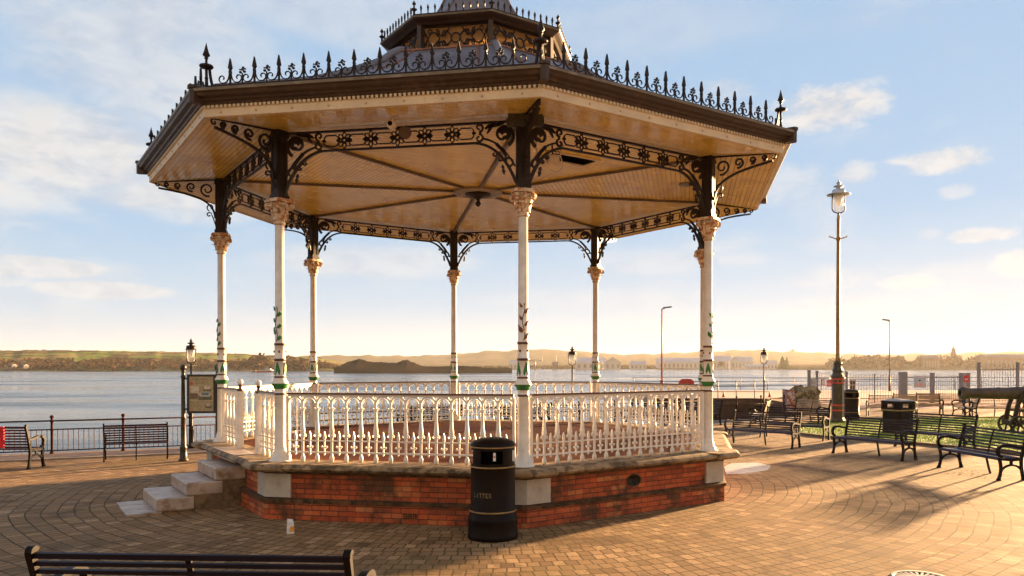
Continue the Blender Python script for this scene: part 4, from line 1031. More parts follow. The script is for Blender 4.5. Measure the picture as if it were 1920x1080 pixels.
# square bin
t = thing('square_litter_bin', 'square black litter bin with a domed grey lid and gold stripe behind the front benches', 'litter bin', (wx(1689, 25.6), 25.8, 0), radians(28), 'litter bins')
mb = MB()
def rsq(h, r=.06, n=4):
    pts = []
    for cx, cy, a0 in ((h - r, h - r, 0), (-h + r, h - r, 90), (-h + r, -h + r, 180), (h - r, -h + r, 270)):
        for i in range(n + 1): a = radians(a0 + 90 * i / n); pts.append((cx + r * cos(a), cy + r * sin(a)))
    return pts
def sqlayers(mb, L, m=0):
    for (h0, z0), (h1, z1) in zip(L[:-1], L[1:]):
        a, b = rsq(h0), rsq(h1); mb.hexa([Vector((*p, z0)) for p in a], [Vector((*p, z1)) for p in b], m)
sqlayers(mb, [(.37, 0), (.37, .06), (.345, .08), (.345, .74), (.375, .77), (.375, .82)]); mb.build('body', Mt['bin'], t)
mb = MB(); sqlayers(mb, [(.379, .775), (.381, .80), (.379, .815)]); mb.build('gold_stripe', Mt['gold'], t)
mb = MB()
for a in range(4):
    M_ = Matrix.Rotation(a * pi / 2, 4, 'Z'); mb.box(.22, .36, .22, .36, .82, 1.04, 0, M_)
    mb.box(.335, .358, -.22, .22, .82, .86, 0, M_); mb.box(.335, .358, -.22, .22, 1.0, 1.04, 0, M_)
mb.build('head', Mt['bin'], t)
mb = MB(); sqlayers(mb, [(.378, 1.041), (.385, 1.06), (.38, 1.09)]); mb.build('lid_rim', Mt['bin'], t)
mb = MB(); sqlayers(mb, [(.375, 1.091), (.30, 1.13), (.15, 1.155), (.07, 1.16)]); mb.build('lid', mat('grey_bin_lid', (.30, .27, .24), .5), t)

# ------------------------------------------------------------------ lamps
def lantern(t, z, k=1, capm='iron', brim=.0):
    """U-frame lantern sitting at height z on the post"""
    f = lambda A, B, C: (A, C, B)
    mb = MB()
    U = [(-.125 * k, z + .40 * k), (-.125 * k, z + .12 * k)] + [(.125 * k * -cos(a), z + .12 * k - .085 * k * sin(a)) for a in [pi * i / 10 for i in range(1, 10)]] + [(.125 * k, z + .12 * k), (.125 * k, z + .40 * k)]
    mb.tube([(x, 0, zz) for x, zz in U], .012 * k, 6); mb.tube([(0, 0, z - .02), (0, 0, z + .05 * k)], .02 * k, 8)
    mb.build('lantern_frame', Mt['iron'], t)
    mb = MB(); mb.lathe([(.055 * k, z + .06 * k), (.085 * k, z + .09 * k), (.112 * k, z + .20 * k), (.115 * k, z + .40 * k)], 16); mb.build('glass', Mt['glass'], t)
    mb = MB(); mb.lathe([(.001, z + .17 * k), (.035 * k, z + .20 * k), (.065 * k, z + .27 * k), (.09 * k, z + .36 * k), (.09 * k, z + .39 * k)], 14); mb.build('globe', Mt['globe'], t)
    b = .145 + brim
    mb = MB(); mb.lathe([(.12 * k, z + .395 * k), (b * k, z + .395 * k), (b * k, z + .41 * k), (.125 * k, z + .425 * k), (.128 * k, z + .445 * k), (.118 * k, z + .500 * k), (.05 * k, z + .515 * k), (.042 * k, z + .545 * k), (.095 * k, z + .558 * k), (.09 * k, z + .58 * k), (.03 * k, z + .595 * k), (.03 * k, z + .625 * k), (.055 * k, z + .632 * k), (.02 * k, z + .65 * k), (.015 * k, z + .665 * k), (.022 * k, z + .68 * k), (.001, z + .70 * k)], 18)
    mb.build('lamp_cap', Mt[capm], t)
def small_lamp(loc, label, z=2.3, k=1.0):
    t = thing('lantern_post', label, 'lamp', loc, 0, 'small lantern posts along the waterfront')
    mb = MB(); mb.lathe([(.10, 0), (.10, .06), (.075, .10), (.07, .5), (.08, .52), (.05, .58), (.035, .62), (.03, z * .7), (.042, z * .7 + .02), (.03, z * .7 + .04), (.026, z)], 14); mb.build('post', Mt['iron'], t)
    lantern(t, z, k); return t
small_lamp((wx(358.5, 21.4), 21.4, 0), 'black lantern post on the left, rising behind the notice board', 2.28, 1.0)
small_lamp((wx(1073, 28.6), 28.6, 0), 'black lantern post seen between the two rear right columns of the bandstand', 2.22, 1.05)
small_lamp((wx(1432.5, 33.2), 33.2, 0), 'black lantern post right of the bandstand, near the pier railing', 2.28, 1.05)
t = thing('tall_lamp_post', 'tall dark green lamp post with silver cap and red-banded base beside the lawn', 'lamp', (wx(1571, 30.8), 30.8, 0))
Mt['shaft'] = mat('golden_brown_shaft', (.34, .18, .05), .4, sc=3, col2=(.06, .05, .02), mixlo=.5, mixhi=.75)  # golden-brown tone with darker patches for the upper post
Mt['dgreen'] = mat('dark_green_paint', (.022, .022, .012), .4, sc=3, col2=(.14, .07, .025), mixlo=.5, mixhi=.75)
mb = MB(); mb.lathe([(.30, 0), (.30, .10), (.245, .22), (.235, .40), (.235, 1.5), (.245, 1.52), (.245, 1.62), (.225, 1.66), (.235, 1.72), (.26, 1.80), (.25, 1.86), (.20, 1.92), (.19, 1.98), (.215, 2.04), (.20, 2.10), (.16, 2.18), (.15, 2.26), (.18, 2.32), (.17, 2.36), (.10, 2.40)], 8, smooth=False, rot=pi / 8)
mb.build('base', Mt['dgreen'], t)
mb = MB()
for z, r in ((.50, .238), (.70, .238), (1.57, .249), (1.72, .242)): mb.lathe([(r - .01, z - .03), (r + .012, z - .025), (r + .012, z + .025), (r - .01, z + .03)], 8, rot=pi / 8, smooth=False)
mb.build('red_band', Mt['redpaint'], t)
mb = MB()
for j in range(8): a = pi * j / 4 + pi / 8; mb.ball((.24 * cos(a), .24 * sin(a), 1.64), .035, 8, 5)
mb.build('gold_boss', Mt['gold'], t)
mb = MB(); mb.lathe([(.10, 2.38), (.085, 2.6), (.075, 5.0), (.062, 7.9), (.075, 7.92), (.075, 7.96), (.055, 8.0), (.05, 8.1)], 14); mb.build('post', Mt['shaft'], t)
mb = MB(); mb.tube([(-.32, 0, 7.25), (-.1, 0, 7.17), (.1, 0, 7.17), (.32, 0, 7.25)], .022, 6); mb.ball((-.33, 0, 7.26), .035); mb.ball((.33, 0, 7.26), .035); mb.lathe([(.07, 7.1), (.09, 7.14), (.09, 7.2), (.07, 7.24)], 12); mb.build('ladder_bar', Mt['shaft'], t)
lantern(t, 8.1, 1.95, 'silver', .08)
def slim(loc, h, hd, label, red):
    t = thing('street_light', label, 'street light', loc, 0, 'slim street lights on the pier')
    mb = MB(); mb.tube([(0, 0, 0), (0, 0, 1.2)], .10, 8); mb.build('base', Mt['redpaint' if red else 'rust'], t)
    mb = MB(); mb.tube([(0, 0, 1.2), (0, 0, h)], [.06, .045], 8); mb.build('pole', mat('pole_paint', (.45, .12, .10) if red else (.30, .27, .25), .5), t)
    mb = MB(); mb.tube([(0, 0, h - .02), (hd * .25, 0, h + .03)], .04, 6); mb.box(min(hd * .1, hd * .8), max(hd * .1, hd * .8), -.12, .12, 0, .10, 0, Matrix.Translation((0, 0, h)) @ Matrix.Rotation(-.12 * (1 if hd > 0 else -1), 4, 'Y')); mb.build('head', Mt['steel'], t)
slim((wx(1241, 56), 56, 0), wz(579, 56), .85, 'slim red street light on the pier, seen through the bandstand', True)
slim((wx(1668, 69), 69, 0), wz(602, 69), -.8, 'slim pale street light on the pier, right of the tall lamp post', False)

# ------------------------------------------------------------------ notice board
d_ = 19.2
t = thing('notice_board', 'framed public notice board between two ball-topped posts, left of the bandstand', 'notice board', (wx(377, 18.6), 18.6, 0), radians(8))
d_ = 18.6; k_ = d_ / F; xL = (345 - 377) * k_; xR = (406.5 - 377) * k_
def bpost(x, z):
    mb = MB(); mb.lathe([(.11, 0), (.11, .05), (.085, .07), (.075, .30), (.085, .32), (.06, .36), (.055, 1.0), (.065, 1.02), (.05, 1.05), (.042, z - .25), (.055, z - .23), (.055, z - .2), (.04, z - .18), (.04, z - .1), (.055, z - .08), (.03, z - .05)], 12)
    return mb
for x, z in ((xL, 2.2), (xR, 2.2)):
    p = bpost(x, z).build('post', Mt['dgreen'], t, (x, 0, 0)); b = MB(); b.ball((0, 0, z), .075, 12, 8); b.build('ball_top', Mt['dgreen'], p)
zt, zbm = wz(702, d_), wz(775, d_); x0, x1 = (352 - 377) * k_, (405 - 377) * k_ - .02
mb = MB(); mb.box(x0, x1, -.03, .03, zbm, zbm + .05); mb.box(x0, x1, -.03, .03, zt - .05, zt); mb.box(x0, x0 + .05, -.03, .03, zbm + .05, zt - .05); mb.box(x1 - .05, x1, -.03, .03, zbm + .05, zt - .05); mb.box(x0 - .06, x0, -.01, .01, zt - .12, zt - .08); mb.box(x0 - .06, x0, -.01, .01, zbm + .08, zbm + .12)
mb.build('frame', Mt['black'], t)
P = [(.40, .36, .24), (.55, .10, .05), (.10, .22, .35), (.16, .12, .09), (.55, .53, .46), (.12, .13, .10), (.25, .24, .14)]
pm = [mat('poster_%s' % n, c, .5, var=.25, sc=20) for n, c in zip(('paper', 'red', 'blue', 'brown', 'white', 'dark', 'olive'), P)]
mb = MB(); w = x1 - x0 - .1; h = zt - zbm - .1; X, Z = x0 + .05, zbm + .05
mb.box(X, X + w, -.012, .0, Z, Z + h, 0)
def pt(a, b, c, d, m, lift=.014): mb.box(X + a * w, X + b * w, -lift, -.011, Z + c * h, Z + d * h, m)
pt(.04, .16, .76, .84, 1); pt(.2, .62, .79, .82, 6); pt(.12, .8, .91, .935, 6)
pt(.03, .40, .50, .72, 4); pt(.03, .36, .36, .52, 3, .015); pt(.38, .92, .32, .46, 5); pt(.42, .86, .42, .50, 4, .016); pt(.50, .80, .46, .53, 2, .017); pt(.56, .90, .58, .68, 5); pt(.60, .88, .63, .72, 4, .016)
for i in range(5): pt(.05, .55 - .05 * (i % 2), .26 - i * .035, .272 - i * .035, 6)
pt(.66, .92, .09, .18, 5); pt(.70, .86, .14, .20, 4, .016); pt(.04, .2, .03, .05, 1); pt(.3, .9, .04, .05, 6)
mb.build('poster', pm, t)

# ------------------------------------------------------------------ waterfront railing
t = thing('waterfront_railing', 'dark iron railing with ball-topped posts along the quay edge', 'railing')
def runs(P, L0, step):
    r = []; carry = L0
    for a, b in zip(P[:-1], P[1:]):
        L = math.hypot(b[0] - a[0], b[1] - a[1]); s = carry
        while s < L: r.append((a[0] + (b[0] - a[0]) * s / L, a[1] + (b[1] - a[1]) * s / L, atan2(b[1] - a[1], b[0] - a[0]))); s += step
        carry = s - L
    return r
RP = [(-29.0, 12.46)] + EDGE[1:5]
pm_ = MB(); pm_.lathe([(.055, 0), (.055, .03), (.04, .05), (.032, .12), (.032, .58), (.045, .60), (.045, .63), (.030, .65), (.030, .80), (.045, .82), (.045, .86), (.025, .88), (.02, .90)], 10); pm_.ball((0, 0, .94), .048, 10, 7); rpm = pm_.mesh('post', mat('railing_paint', (.050, .015, .010), .7, sc=5, spec=.08))
L01 = math.hypot(RP[1][0] - RP[0][0], RP[1][1] - RP[0][1]); ps_ = runs(RP, (L01 + 1.2) % 1.6, 1.6)
Mrail = rpm.materials[0]
for x, y, a in ps_: inst('post', rpm, t, (x, y, 0), a)
for a, b in zip(RP[:-1], RP[1:]):
    mb = MB(); v0, v1 = Vector((*a, 0)), Vector((*b, 0))
    for z, r in ((.84, .020), (.62, .016), (.085, .016)): mb.tube([v0 + Vector((0, 0, z)), v1 + Vector((0, 0, z))], r, 6)
    mb.build('rail', Mrail, t)
    L = (v1 - v0).length; n = int(L / .115); mb = MB()
    for i in range(n):
        p = v0.lerp(v1, (i + .5) / n); mb.box(p.x - .006, p.x + .006, p.y - .006, p.y + .006, .085, .62)
    mb.build('bars', Mrail, t)
# pier railings
def piperail(P, h, nr, step, label, grp, mt):
    t = thing('pier_railing', label, 'railing', group=grp)
    for x, y, a in runs(P, .1, step): mb = MB(); mb.tube([(0, 0, 0), (0, 0, h)], .03, 6); mb.ball((0, 0, h + .03), .045, 6, 5); mb.build('post', mt, t, (x, y, 0))
    mb = MB()
    for a, b in zip(P[:-1], P[1:]):
        for k in range(nr): z = h * (1 - k * .3); mb.tube([(*a, z), (*b, z)], .02, 6)
    mb.build('rails', mt, t)
Mt['prail'] = mat('pier_rail_paint', (.10, .06, .055), .5)
piperail([(8.0, 54.0), (15.3, 54.0)], 1.15, 3, 1.25, 'three-bar iron railing along the near edge of the pier', None or 'pier railings', Mt['prail'])
piperail([(7.9, 70.9), (60, 70.9)], 1.15, 3, 2.4, 'three-bar railing along the far edge of the pier', 'pier railings', Mt['prail'])
for x, n in ((1356.5, 'orange cone left of the lantern post on the pier edge'), (1443, 'orange cone right of the lantern post on the pier edge')):
    c = thing('traffic_cone', n, 'cone', (wx(x, 56), 56, 0), 0, 'orange cones on the pier', .45)
    mb = MB(); mb.box(-.28, .28, -.28, .28, 0, .04); mb.build('foot', Mt['black'], c); mb = MB(); mb.lathe([(.20, .04), (.12, .6), (.08, .9), (.05, .95)], 10); mb.build('cone', Mt['redpaint'], c)
t = thing('lifebuoy_box', 'red lifebuoy box fixed to the pier railing, seen through the bandstand', 'lifebuoy box', (wx(1287, 54), 53.9, 0))
mb = MB(); mb.prism([(-.52, 0), (.52, 0), (.52, .20), (-.52, .20)], .72, 1.15); mb.hexa([Vector(p) for p in ((-.52, 0, 1.15), (.52, 0, 1.15), (.52, .2, 1.15), (-.52, .2, 1.15))], [Vector(p) for p in ((-.3, 0, 1.32), (.3, 0, 1.32), (.3, .2, 1.32), (-.3, .2, 1.32))]); mb.build('housing', Mt['redpaint'], t)
mb = MB(); mb.box(-.04, .04, 0, .08, 0, .72); mb.build('post', Mt['steel'], t)
mb = MB(); mb.box(-.40, .40, -.012, -.002, .80, .88); mb.build('white_stripe', Mt['globe'], t)

# ------------------------------------------------------------------ fence with gate, signs, rocks
def fence(x0, x1, y, h, label, posts, step=.16, curve=True, y1=None):
    y1 = y if y1 is None else y1
    t = thing('security_fence', label, 'fence', group='steel bar fences before the pier')
    mb = MB(); n = int((x1 - x0) / step)
    for i in range(n):
        x = x0 + (i + .5) * (x1 - x0) / n; yy = y + (y1 - y) * (i + .5) / n
        p = [(x, yy, .05), (x, yy, h - .15), (x, yy - .06, h - .03), (x, yy - .16, h)] if curve else [(x, yy, .05), (x, yy, h)]
        mb.tube(p, .012, 4, smooth=False)
    mb.build('bars', Mt['steel'], t)
    mb = MB()
    for z in (.25, h - .35): mb.tube([(x0, y, z), (x1, y1, z)], .025, 4)
    mb.build('rails', Mt['steel'], t)
    for px, w, hh in posts:
        f = (px - x0) / (x1 - x0); mb = MB(); mb.box(-w / 2, w / 2, -w / 2, w / 2, 0, hh); mb.box(-w / 2 - .02, w / 2 + .02, -w / 2 - .02, w / 2 + .02, hh, hh + .04); mb.build('post', Mt['steel'], t, (px, y + (y1 - y) * f, 0))
    return t
Y = 47.5
fence(wx(1517, 44), wx(1588, Y), 44, 1.85, 'grey steel fence left of the gate, behind the rocks and tall lamp', [(wx(1517, 44), .14, 1.95), (wx(1534, 44.5), .12, 1.9), (wx(1590, Y) - .1, .12, 1.85)], y1=Y)
g1 = fence(wx(1592, Y), wx(1684, Y), Y, 1.75, 'pale steel bar fence left of the gate pillars', [(wx(1640, Y), .06, 1.7)])
fence(wx(1831, Y), wx(1990, Y), Y, 2.35, 'taller steel bar fence behind the cannon', [(wx(1835, Y), .14, 2.4), (wx(1908, Y), .14, 2.4), (wx(1985, Y), .14, 2.4)])
t = thing('gate', 'grey steel bar gate carrying a white sign, between stout pillars', 'gate')
for px, w, hh in ((1693, .42, 1.85), (1748, .17, 1.8), (1802, .12, 1.8), (1813, .26, 1.8)):
    mb = MB(); mb.box(-w / 2, w / 2, -.15, .15, 0, hh); mb.build('pillar', Mt['steel'], t, (wx(px, Y), Y, 0))
for a, b in ((1699, 1744), (1752, 1800)):
    mb = MB(); xa_, xb_ = wx(a, Y), wx(b, Y)
    for i in range(13): x = xa_ + (xb_ - xa_) * i / 12; mb.tube([(x, Y, .1), (x, Y, 1.7)], .013, 4)
    for z in (.12, .35, 1.55): mb.tube([(xa_, Y, z), (xb_, Y, z)], .03, 4)
    mb.build('leaf', Mt['steel'], t)
def sign(x, y, d, w, h, label, cols, lines):
    o = MB(); o.box(-w / 2, w / 2, -.012, .012, -h / 2, h / 2, 0)
    for (a, b, c, e, m) in lines: o.box((a - .5) * w, (b - .5) * w, -.016, -.0125, (c - .5) * h, (e - .5) * h, m)
    s = o.build('sign', cols); s.location = (wx(x, d), d, wz(y, d)); return tag(s, label, 'sign', None)
wh, rd_, dk = Mt['globe'], Mt['redpaint'], Mt['black']; bl = mat('pale_blue_sign', (.45, .55, .65), .5)
sign(1724.5, 716, Y - .1, .72, .68, 'white and pink notice with a rounded top fixed to the gate', [bl, mat('sign_pink', (.62, .42, .36), .5), dk], [(.12, .88, .08, .40, 1), (.43, .57, .55, .70, 2), (.1, .9, .86, .92, 1)])
sign(1544, 717, 44.6, .20, .36, 'small red and white sign on the fence left of the tall lamp', [mat('orange_sign', (.5, .14, .06), .5), wh], [(.1, .45, .15, .85, 1), (.55, .9, .15, .85, 1)])
sign(1555, 718.5, 44.8, .30, .38, 'crimson sign beside the small red and white one on the fence', [mat('crimson_sign', (.60, .05, .09), .5), wh], [(.1, .9, .45, .52, 1), (.1, .9, .25, .32, 1)])
sign(1525, 718, 44.3, .38, .42, 'pale grey sign on the fence above the rocks', [mat('grey_sign', (.5, .5, .52), .5), dk], [(.2, .8, .45, .5, 1)])
sign(1598.5, 722, Y - .12, .34, .60, 'dark window-like panel on the fence right of the tall lamp', [mat('cream_sign', (.6, .5, .35), .5), dk], [(.08, .45, .08, .45, 1), (.55, .92, .08, .45, 1), (.08, .45, .55, .92, 1), (.55, .92, .55, .92, 1)])
sign(1812, 710, Y - .2, .30, .40, 'red panel on the right gate pillar', [rd_, bl], [(.2, .8, .3, .5, 1)])
# broken masonry
def rockmesh(mb, c, sx, sy, sz, seed, m=0):
    rnd = random.Random(seed); n, k = 14, 9; vs = []
    for i in range(k + 1):
        th = pi * i / k
        for j in range(n):
            a = 2 * pi * j / n; r = 1 + .22 * rnd.uniform(-1, 1)
            x = sin(th) * cos(a); y = sin(th) * sin(a); z = cos(th); e = .6
            q = lambda v: math.copysign(abs(v) ** e, v)
            vs.append((c[0] + sx * q(x) * r, c[1] + sy * q(y) * r, c[2] + sz * q(z) * (1 + .15 * rnd.uniform(-1, 1))))
    mb.add(vs, [(i * n + j, i * n + (j + 1) % n, (i + 1) * n + (j + 1) % n, (i + 1) * n + j) for i in range(k) for j in range(n)], m)
Mt['rock'] = mat('mossy_rubble', (.30, .24, .14), .9, col2=(.07, .06, .02), mixlo=.4, mixhi=.6, sc=2, var=.4, bump=.03, bsc=10)
t = thing('ruined_wall', 'broken stub of brick and rubble wall beside the fence, right of the small lantern post', 'wall', (wx(1502, 36.5), 36.5, 0))
mb = MB(); rockmesh(mb, (.25, 0, .62), .55, .5, .62, 3); rockmesh(mb, (-.05, 0, .66), .4, .5, .62, 5); rockmesh(mb, (.5, .1, .5), .3, .5, .5, 8); mb.build('rubble', Mt['rock'], t)
mb = MB(); mb.hexa([Vector(p) for p in ((-.74, -.35, 0), (-.28, -.42, 0), (-.28, .4, 0), (-.74, .4, 0))], [Vector(p) for p in ((-.74, -.33, 1.14), (-.40, -.36, 1.10), (-.40, .4, 1.10), (-.74, .4, 1.14))]); mb.build('brick_end', mat('flaked_brick', (.36, .10, .05), .85, col2=(.5, .5, .5), mixlo=.5, mixhi=.56, sc=3, var=.3, bump=.02, bsc=20), t)

# ------------------------------------------------------------------ cannon
D = 26.5; cz = wz(737, D)
t = thing('cannon', 'old iron cannon on a wheeled carriage at the right edge', 'cannon', (wx(1800, D), D, 0), radians(-4))
Mt['gun'] = mat('cannon_iron', (.075, .052, .040), .5, metal=.3, var=.35, sc=4, bump=.004)
My = Matrix.Translation((0, 0, cz)) @ Matrix.Rotation(pi / 2, 4, 'Y')
mb = MB(); mb.lathe([(.10, .02), (.105, 0), (.17, 0), (.205, .05), (.215, .14), (.20, .22), (.165, .30), (.17, .60), (.185, 1.2), (.20, 1.22), (.20, 1.27), (.19, 1.3), (.21, 2.0), (.23, 2.02), (.23, 2.08), (.215, 2.1), (.24, 2.9), (.25, 2.95), (.20, 3.05), (.08, 3.1), (.06, 3.15), (.10, 3.22), (.06, 3.3), (.001, 3.33)], 26, M=My)
mb.lathe([(.10, .02), (.09, .3), (.001, .3)], 16, M=My, m=1); mb.build('barrel', [Mt['gun'], Mt['dark']], t)
for s_ in (-1, 1):
    mb = MB(); f = lambda A, B, C, s_=s_: (A, s_ * .28 + C, B)
    mb.ribbon([(1.62, .38), (1.72, .9), (1.85, cz - .05), (2.0, cz + .12)], [.16, .13, .12, .10], .06, f); mb.ribbon([(2.55, .38), (2.35, .8), (2.05, cz - .02)], [.20, .14, .12], .06, f); mb.ribbon([(1.5, .36), (3.2, .36)], .14, .07, f); mb.ribbon([(1.70, .75), (2.4, .72)], .07, .05, f); mb.build('carriage_side', Mt['iron'], t)
    for x, r in ((1.72, .30), (2.9, .30)):
        mb = MB(); mb.ribbon(spiral(x, r, r - .03, r - .03, 0, 2 * pi, 22), .05, .09, lambda A, B, C, s_=s_: (A, s_ * .40 + C, B))
        for j in range(6): mb.ribbon([(x, r), (x + (r - .04) * cos(j * pi / 3 + .3), r + (r - .04) * sin(j * pi / 3 + .3))], .045, .05, lambda A, B, C, s_=s_: (A, s_ * .40 + C, B))
        Mw = Matrix.Translation((x, s_ * .40, r)) @ Matrix.Rotation(pi / 2, 4, 'X'); mb.lathe([(.075, -.07), (.075, .07)], 12, M=Mw); mb.build('wheel', Mt['iron'], t)
mb = MB(); mb.box(1.5, 1.62, -.3, .3, .30, .42); mb.box(2.7, 2.85, -.3, .3, .30, .42); mb.tube([(1.95, -.36, cz - .02), (1.95, .36, cz - .02)], .07, 10); mb.tube([(1.72, -.5, .3), (1.72, .5, .3)], .04, 8); mb.build('axle', Mt['iron'], t)

# ------------------------------------------------------------------ litter carton, drain
t = thing('drinks_carton', 'small crushed white and orange drinks carton on the paving at the foot of the bandstand', 'carton', tuple(gp(543.5, 1001)), radians(25))
mb = MB(); mb.hexa([Vector(p) for p in ((-.05, -.03, 0), (.045, -.035, 0), (.05, .03, 0), (-.045, .035, 0))], [Vector(p) for p in ((-.035, -.02, .15), (.04, -.03, .14), (.04, .02, .15), (-.04, .03, .155))], 0)
mb.hexa([Vector(p) for p in ((-.035, -.02, .15), (.04, -.03, .14), (.04, .02, .15), (-.04, .03, .155))], [Vector(p) for p in ((-.04, .0, .20), (.03, -.008, .19), (.03, .0, .19), (-.04, .01, .20))], 0)
mb.hexa([Vector(p) for p in ((-.01, -.0385, .03), (.045, -.0395, .03), (.045, -.035, .03), (-.01, -.034, .03))], [Vector(p) for p in ((-.005, -.032, .10), (.043, -.0365, .10), (.043, -.032, .10), (-.005, -.028, .10))], 1)
mb.hexa([Vector(p) for p in ((.05, -.034, .02), (.056, .02, .02), (.051, .02, .02), (.045, -.034, .02))], [Vector(p) for p in ((.046, -.03, .1), (.050, .02, .1), (.045, .02, .1), (.041, -.03, .1))], 2)
mb.build('box', [mat('carton_white', (.72, .70, .66), .5, sc=20), mat('carton_orange', (.85, .35, .03), .5, sc=20), mat('carton_blue', (.05, .2, .4), .5)], t)
t = thing('drain_cover', 'round slotted iron drain cover in the paving at the bottom right', 'drain cover', (wx(1728, 8.31), 8.31, 0))
mb = MB(); mb.lathe([(.30, .003), (.30, .012), (.25, .012), (.25, .003)], 36); mb.build('rim', mat('drain_concrete', (.34, .30, .26), .8), t)
mb = MB()
for j in range(24):
    a = 2 * pi * j / 24; M_ = Matrix.Rotation(a, 4, 'Z'); mb.box(.09, .245, -.013, .013, .003, .011, 0, M_)
mb.lathe([(.08, .003), (.08, .011), (.001, .011)], 16); mb.build('grate', mat('grate_grey', (.45, .42, .38), .7), t)
mb = MB(); mb.lathe([(.25, .0035), (.001, .0035)], 24); mb.build('sump', Mt['dark'], t)
# scattered dead leaves below the right benches
lv = MB(); rnd = random.Random(4)
for i in range(420):
    if i < 170: x, y = 8.7 + rnd.gauss(0, .45), 16.4 + rnd.gauss(0, .5)
    elif i < 260: x, y = 6.3 + rnd.gauss(0, .8), 20.2 + rnd.gauss(0, .35)
    else: x, y = rnd.uniform(-9, 13), rnd.uniform(8, 23)
    if math.hypot(x - BCX, y - BCY) < 6.3: continue
    a = rnd.uniform(0, 6.3); s = rnd.uniform(.010, .026); q = [Vector((x + s * cos(a + k * pi / 2) * (1 if k % 2 else .6), y + s * sin(a + k * pi / 2) * (1 if k % 2 else .6), .008 + rnd.uniform(0, .012))) for k in range(4)]
    lv.add(q, [(0, 1, 2, 3)])
stuff(lv.build('leaf_litter', mat('dead_leaf', (.10, .05, .02), .8, sc=30, var=.5)), 'scattered dead leaves on the paving below the benches', 'leaf litter')

# ------------------------------------------------------------------ far shores
def interp(P, x):
    if x <= P[0][0]: return P[0][1]
    for (a, b), (c, d) in zip(P[:-1], P[1:]):
        if x <= c: return b + (d - b) * (x - a) / (c - a)
    return P[-1][1]
def hmat(name, c1, c2, c3, sc=.012, patch=True):
    m, gg, b = newmat(name); ob = coords(gg)
    vo = gg.n('ShaderNodeTexVoronoi'); gg.set(vo.inputs['Vector'], gg.vm('MULTIPLY', ob, (1, .55, .3))); vo.inputs['Scale'].default_value = sc
    r = gg.n('ShaderNodeSeparateColor'); gg.set(r.inputs[0], vo.outputs['Color'])
    c = gg.ramp(r.outputs[0], [(0, c1), (.4, c2), (.7, c3), (1, c1)], 'CONSTANT')
    n = gg.noise(ob, .03, 8, .7); c = gg.mix(gg.mr(n, .48, .6), c, (.07, .05, .025, 1))
    c = gg.mix(gg.mr(gg.noise(ob, .25, 5, .7), .35, .7, 0, .4), c, (.06, .045, .02, 1))
    gg.set(b.inputs['Base Color'], c); b.inputs['Roughness'].default_value = .95; b.inputs['Specular IOR Level'].default_value = 0
    return m
def ridge(name, top, D, Dr, m, n=140, seed=1, rough=1.5, foot=None, kind=None):
    """terrain whose crest at distance Dr follows the measured skyline"""
    rnd = random.Random(seed); mb = MB(); x0, x1 = top[0][0], top[-1][0]; rows = []; K = 9
    ph = [rnd.uniform(0, 6.3) for _ in range(8)]
    for i in range(n + 1):
        px = x0 + (x1 - x0) * i / n; H = max(wz(interp(top, px), Dr) - WZ, .3)
        H += rough * (sin(px * .11 + ph[0]) + .6 * sin(px * .23 + ph[1]) + .4 * sin(px * .61 + ph[2]) + .5 * rnd.uniform(-1, 1)) * min(1, H / 12)
        row = []
        for j in range(K + 1):
            t = j / K; Dj = D + (Dr - D) * t; hh = H * (t ** .75) if t > 0 else -1.0
            hh += (rough * .6 * sin(px * .05 + t * 9 + ph[3]) * sin(pi * t)) * min(1, H / 12)
            row.append((wx(px, Dj) if name != 'x' else 0, Dj + 20 * sin(px * .02 + ph[4]) * (1 - t), WZ + hh))
        for t in (1.3, 2.0): Dj = D + (Dr - D) * t; row.append((wx(px, Dj), Dj, WZ + H * (1.0 - (t - 1) * .9) - 1))
        rows.append(row)
    nn = len(rows[0]); vs = [p for r in rows for p in r]
    mb.add(vs, [(i * nn + j, (i + 1) * nn + j, (i + 1) * nn + j + 1, i * nn + j + 1) for i in range(n) for j in range(nn - 1)], 0, True)
    # close the two flanks down to the water
    for r in (rows[0], rows[-1]):
        mb.add(r + [(p[0], p[1], WZ - 1) for p in reversed(r)], [tuple(range(2 * nn))], 0)
    o = mb.build(name, m); o['kind'] = 'structure'; return rows, D, Dr
hL = hmat('coast_fields', (.20, .27, .05, 1), (.17, .13, .05, 1), (.28, .22, .09, 1), .014)
hM = hmat('far_hills', (.11, .10, .04, 1), (.08, .07, .03, 1), (.14, .11, .05, 1), .006)
topL = [(-260, 661), (-60, 659), (60, 656.5), (150, 657), (250, 658.5), (330, 660), (440, 663), (520, 667), (600, 671), (650, 682), (690, 688)]
RL = ridge('coast', topL, 760, 1150, hL, 150, 3, .35)
topM = [(430, 676), (560, 668), (640, 666), (700, 667), (800, 667), (860, 663), (930, 657.5), (1000, 655), (1050, 656), (1100, 660), (1150, 664), (1200, 664.5), (1280, 661), (1360, 657.5), (1400, 656.5), (1470, 659), (1540, 661), (1620, 665), (1700, 664), (1800, 662), (1900, 660), (2050, 655), (2300, 650)]
ridge('hills', topM, 2300, 3100, hM, 200, 8, 2.2)
topR = [(770, 688), (800, 686), (900, 685.5), (1000, 685), (1100, 684.5), (1300, 684), (1500, 683.5), (1700, 683), (1900, 682), (2300, 681)]
ridge('far_shore', topR, 1150, 1300, hM, 120, 5, .4)
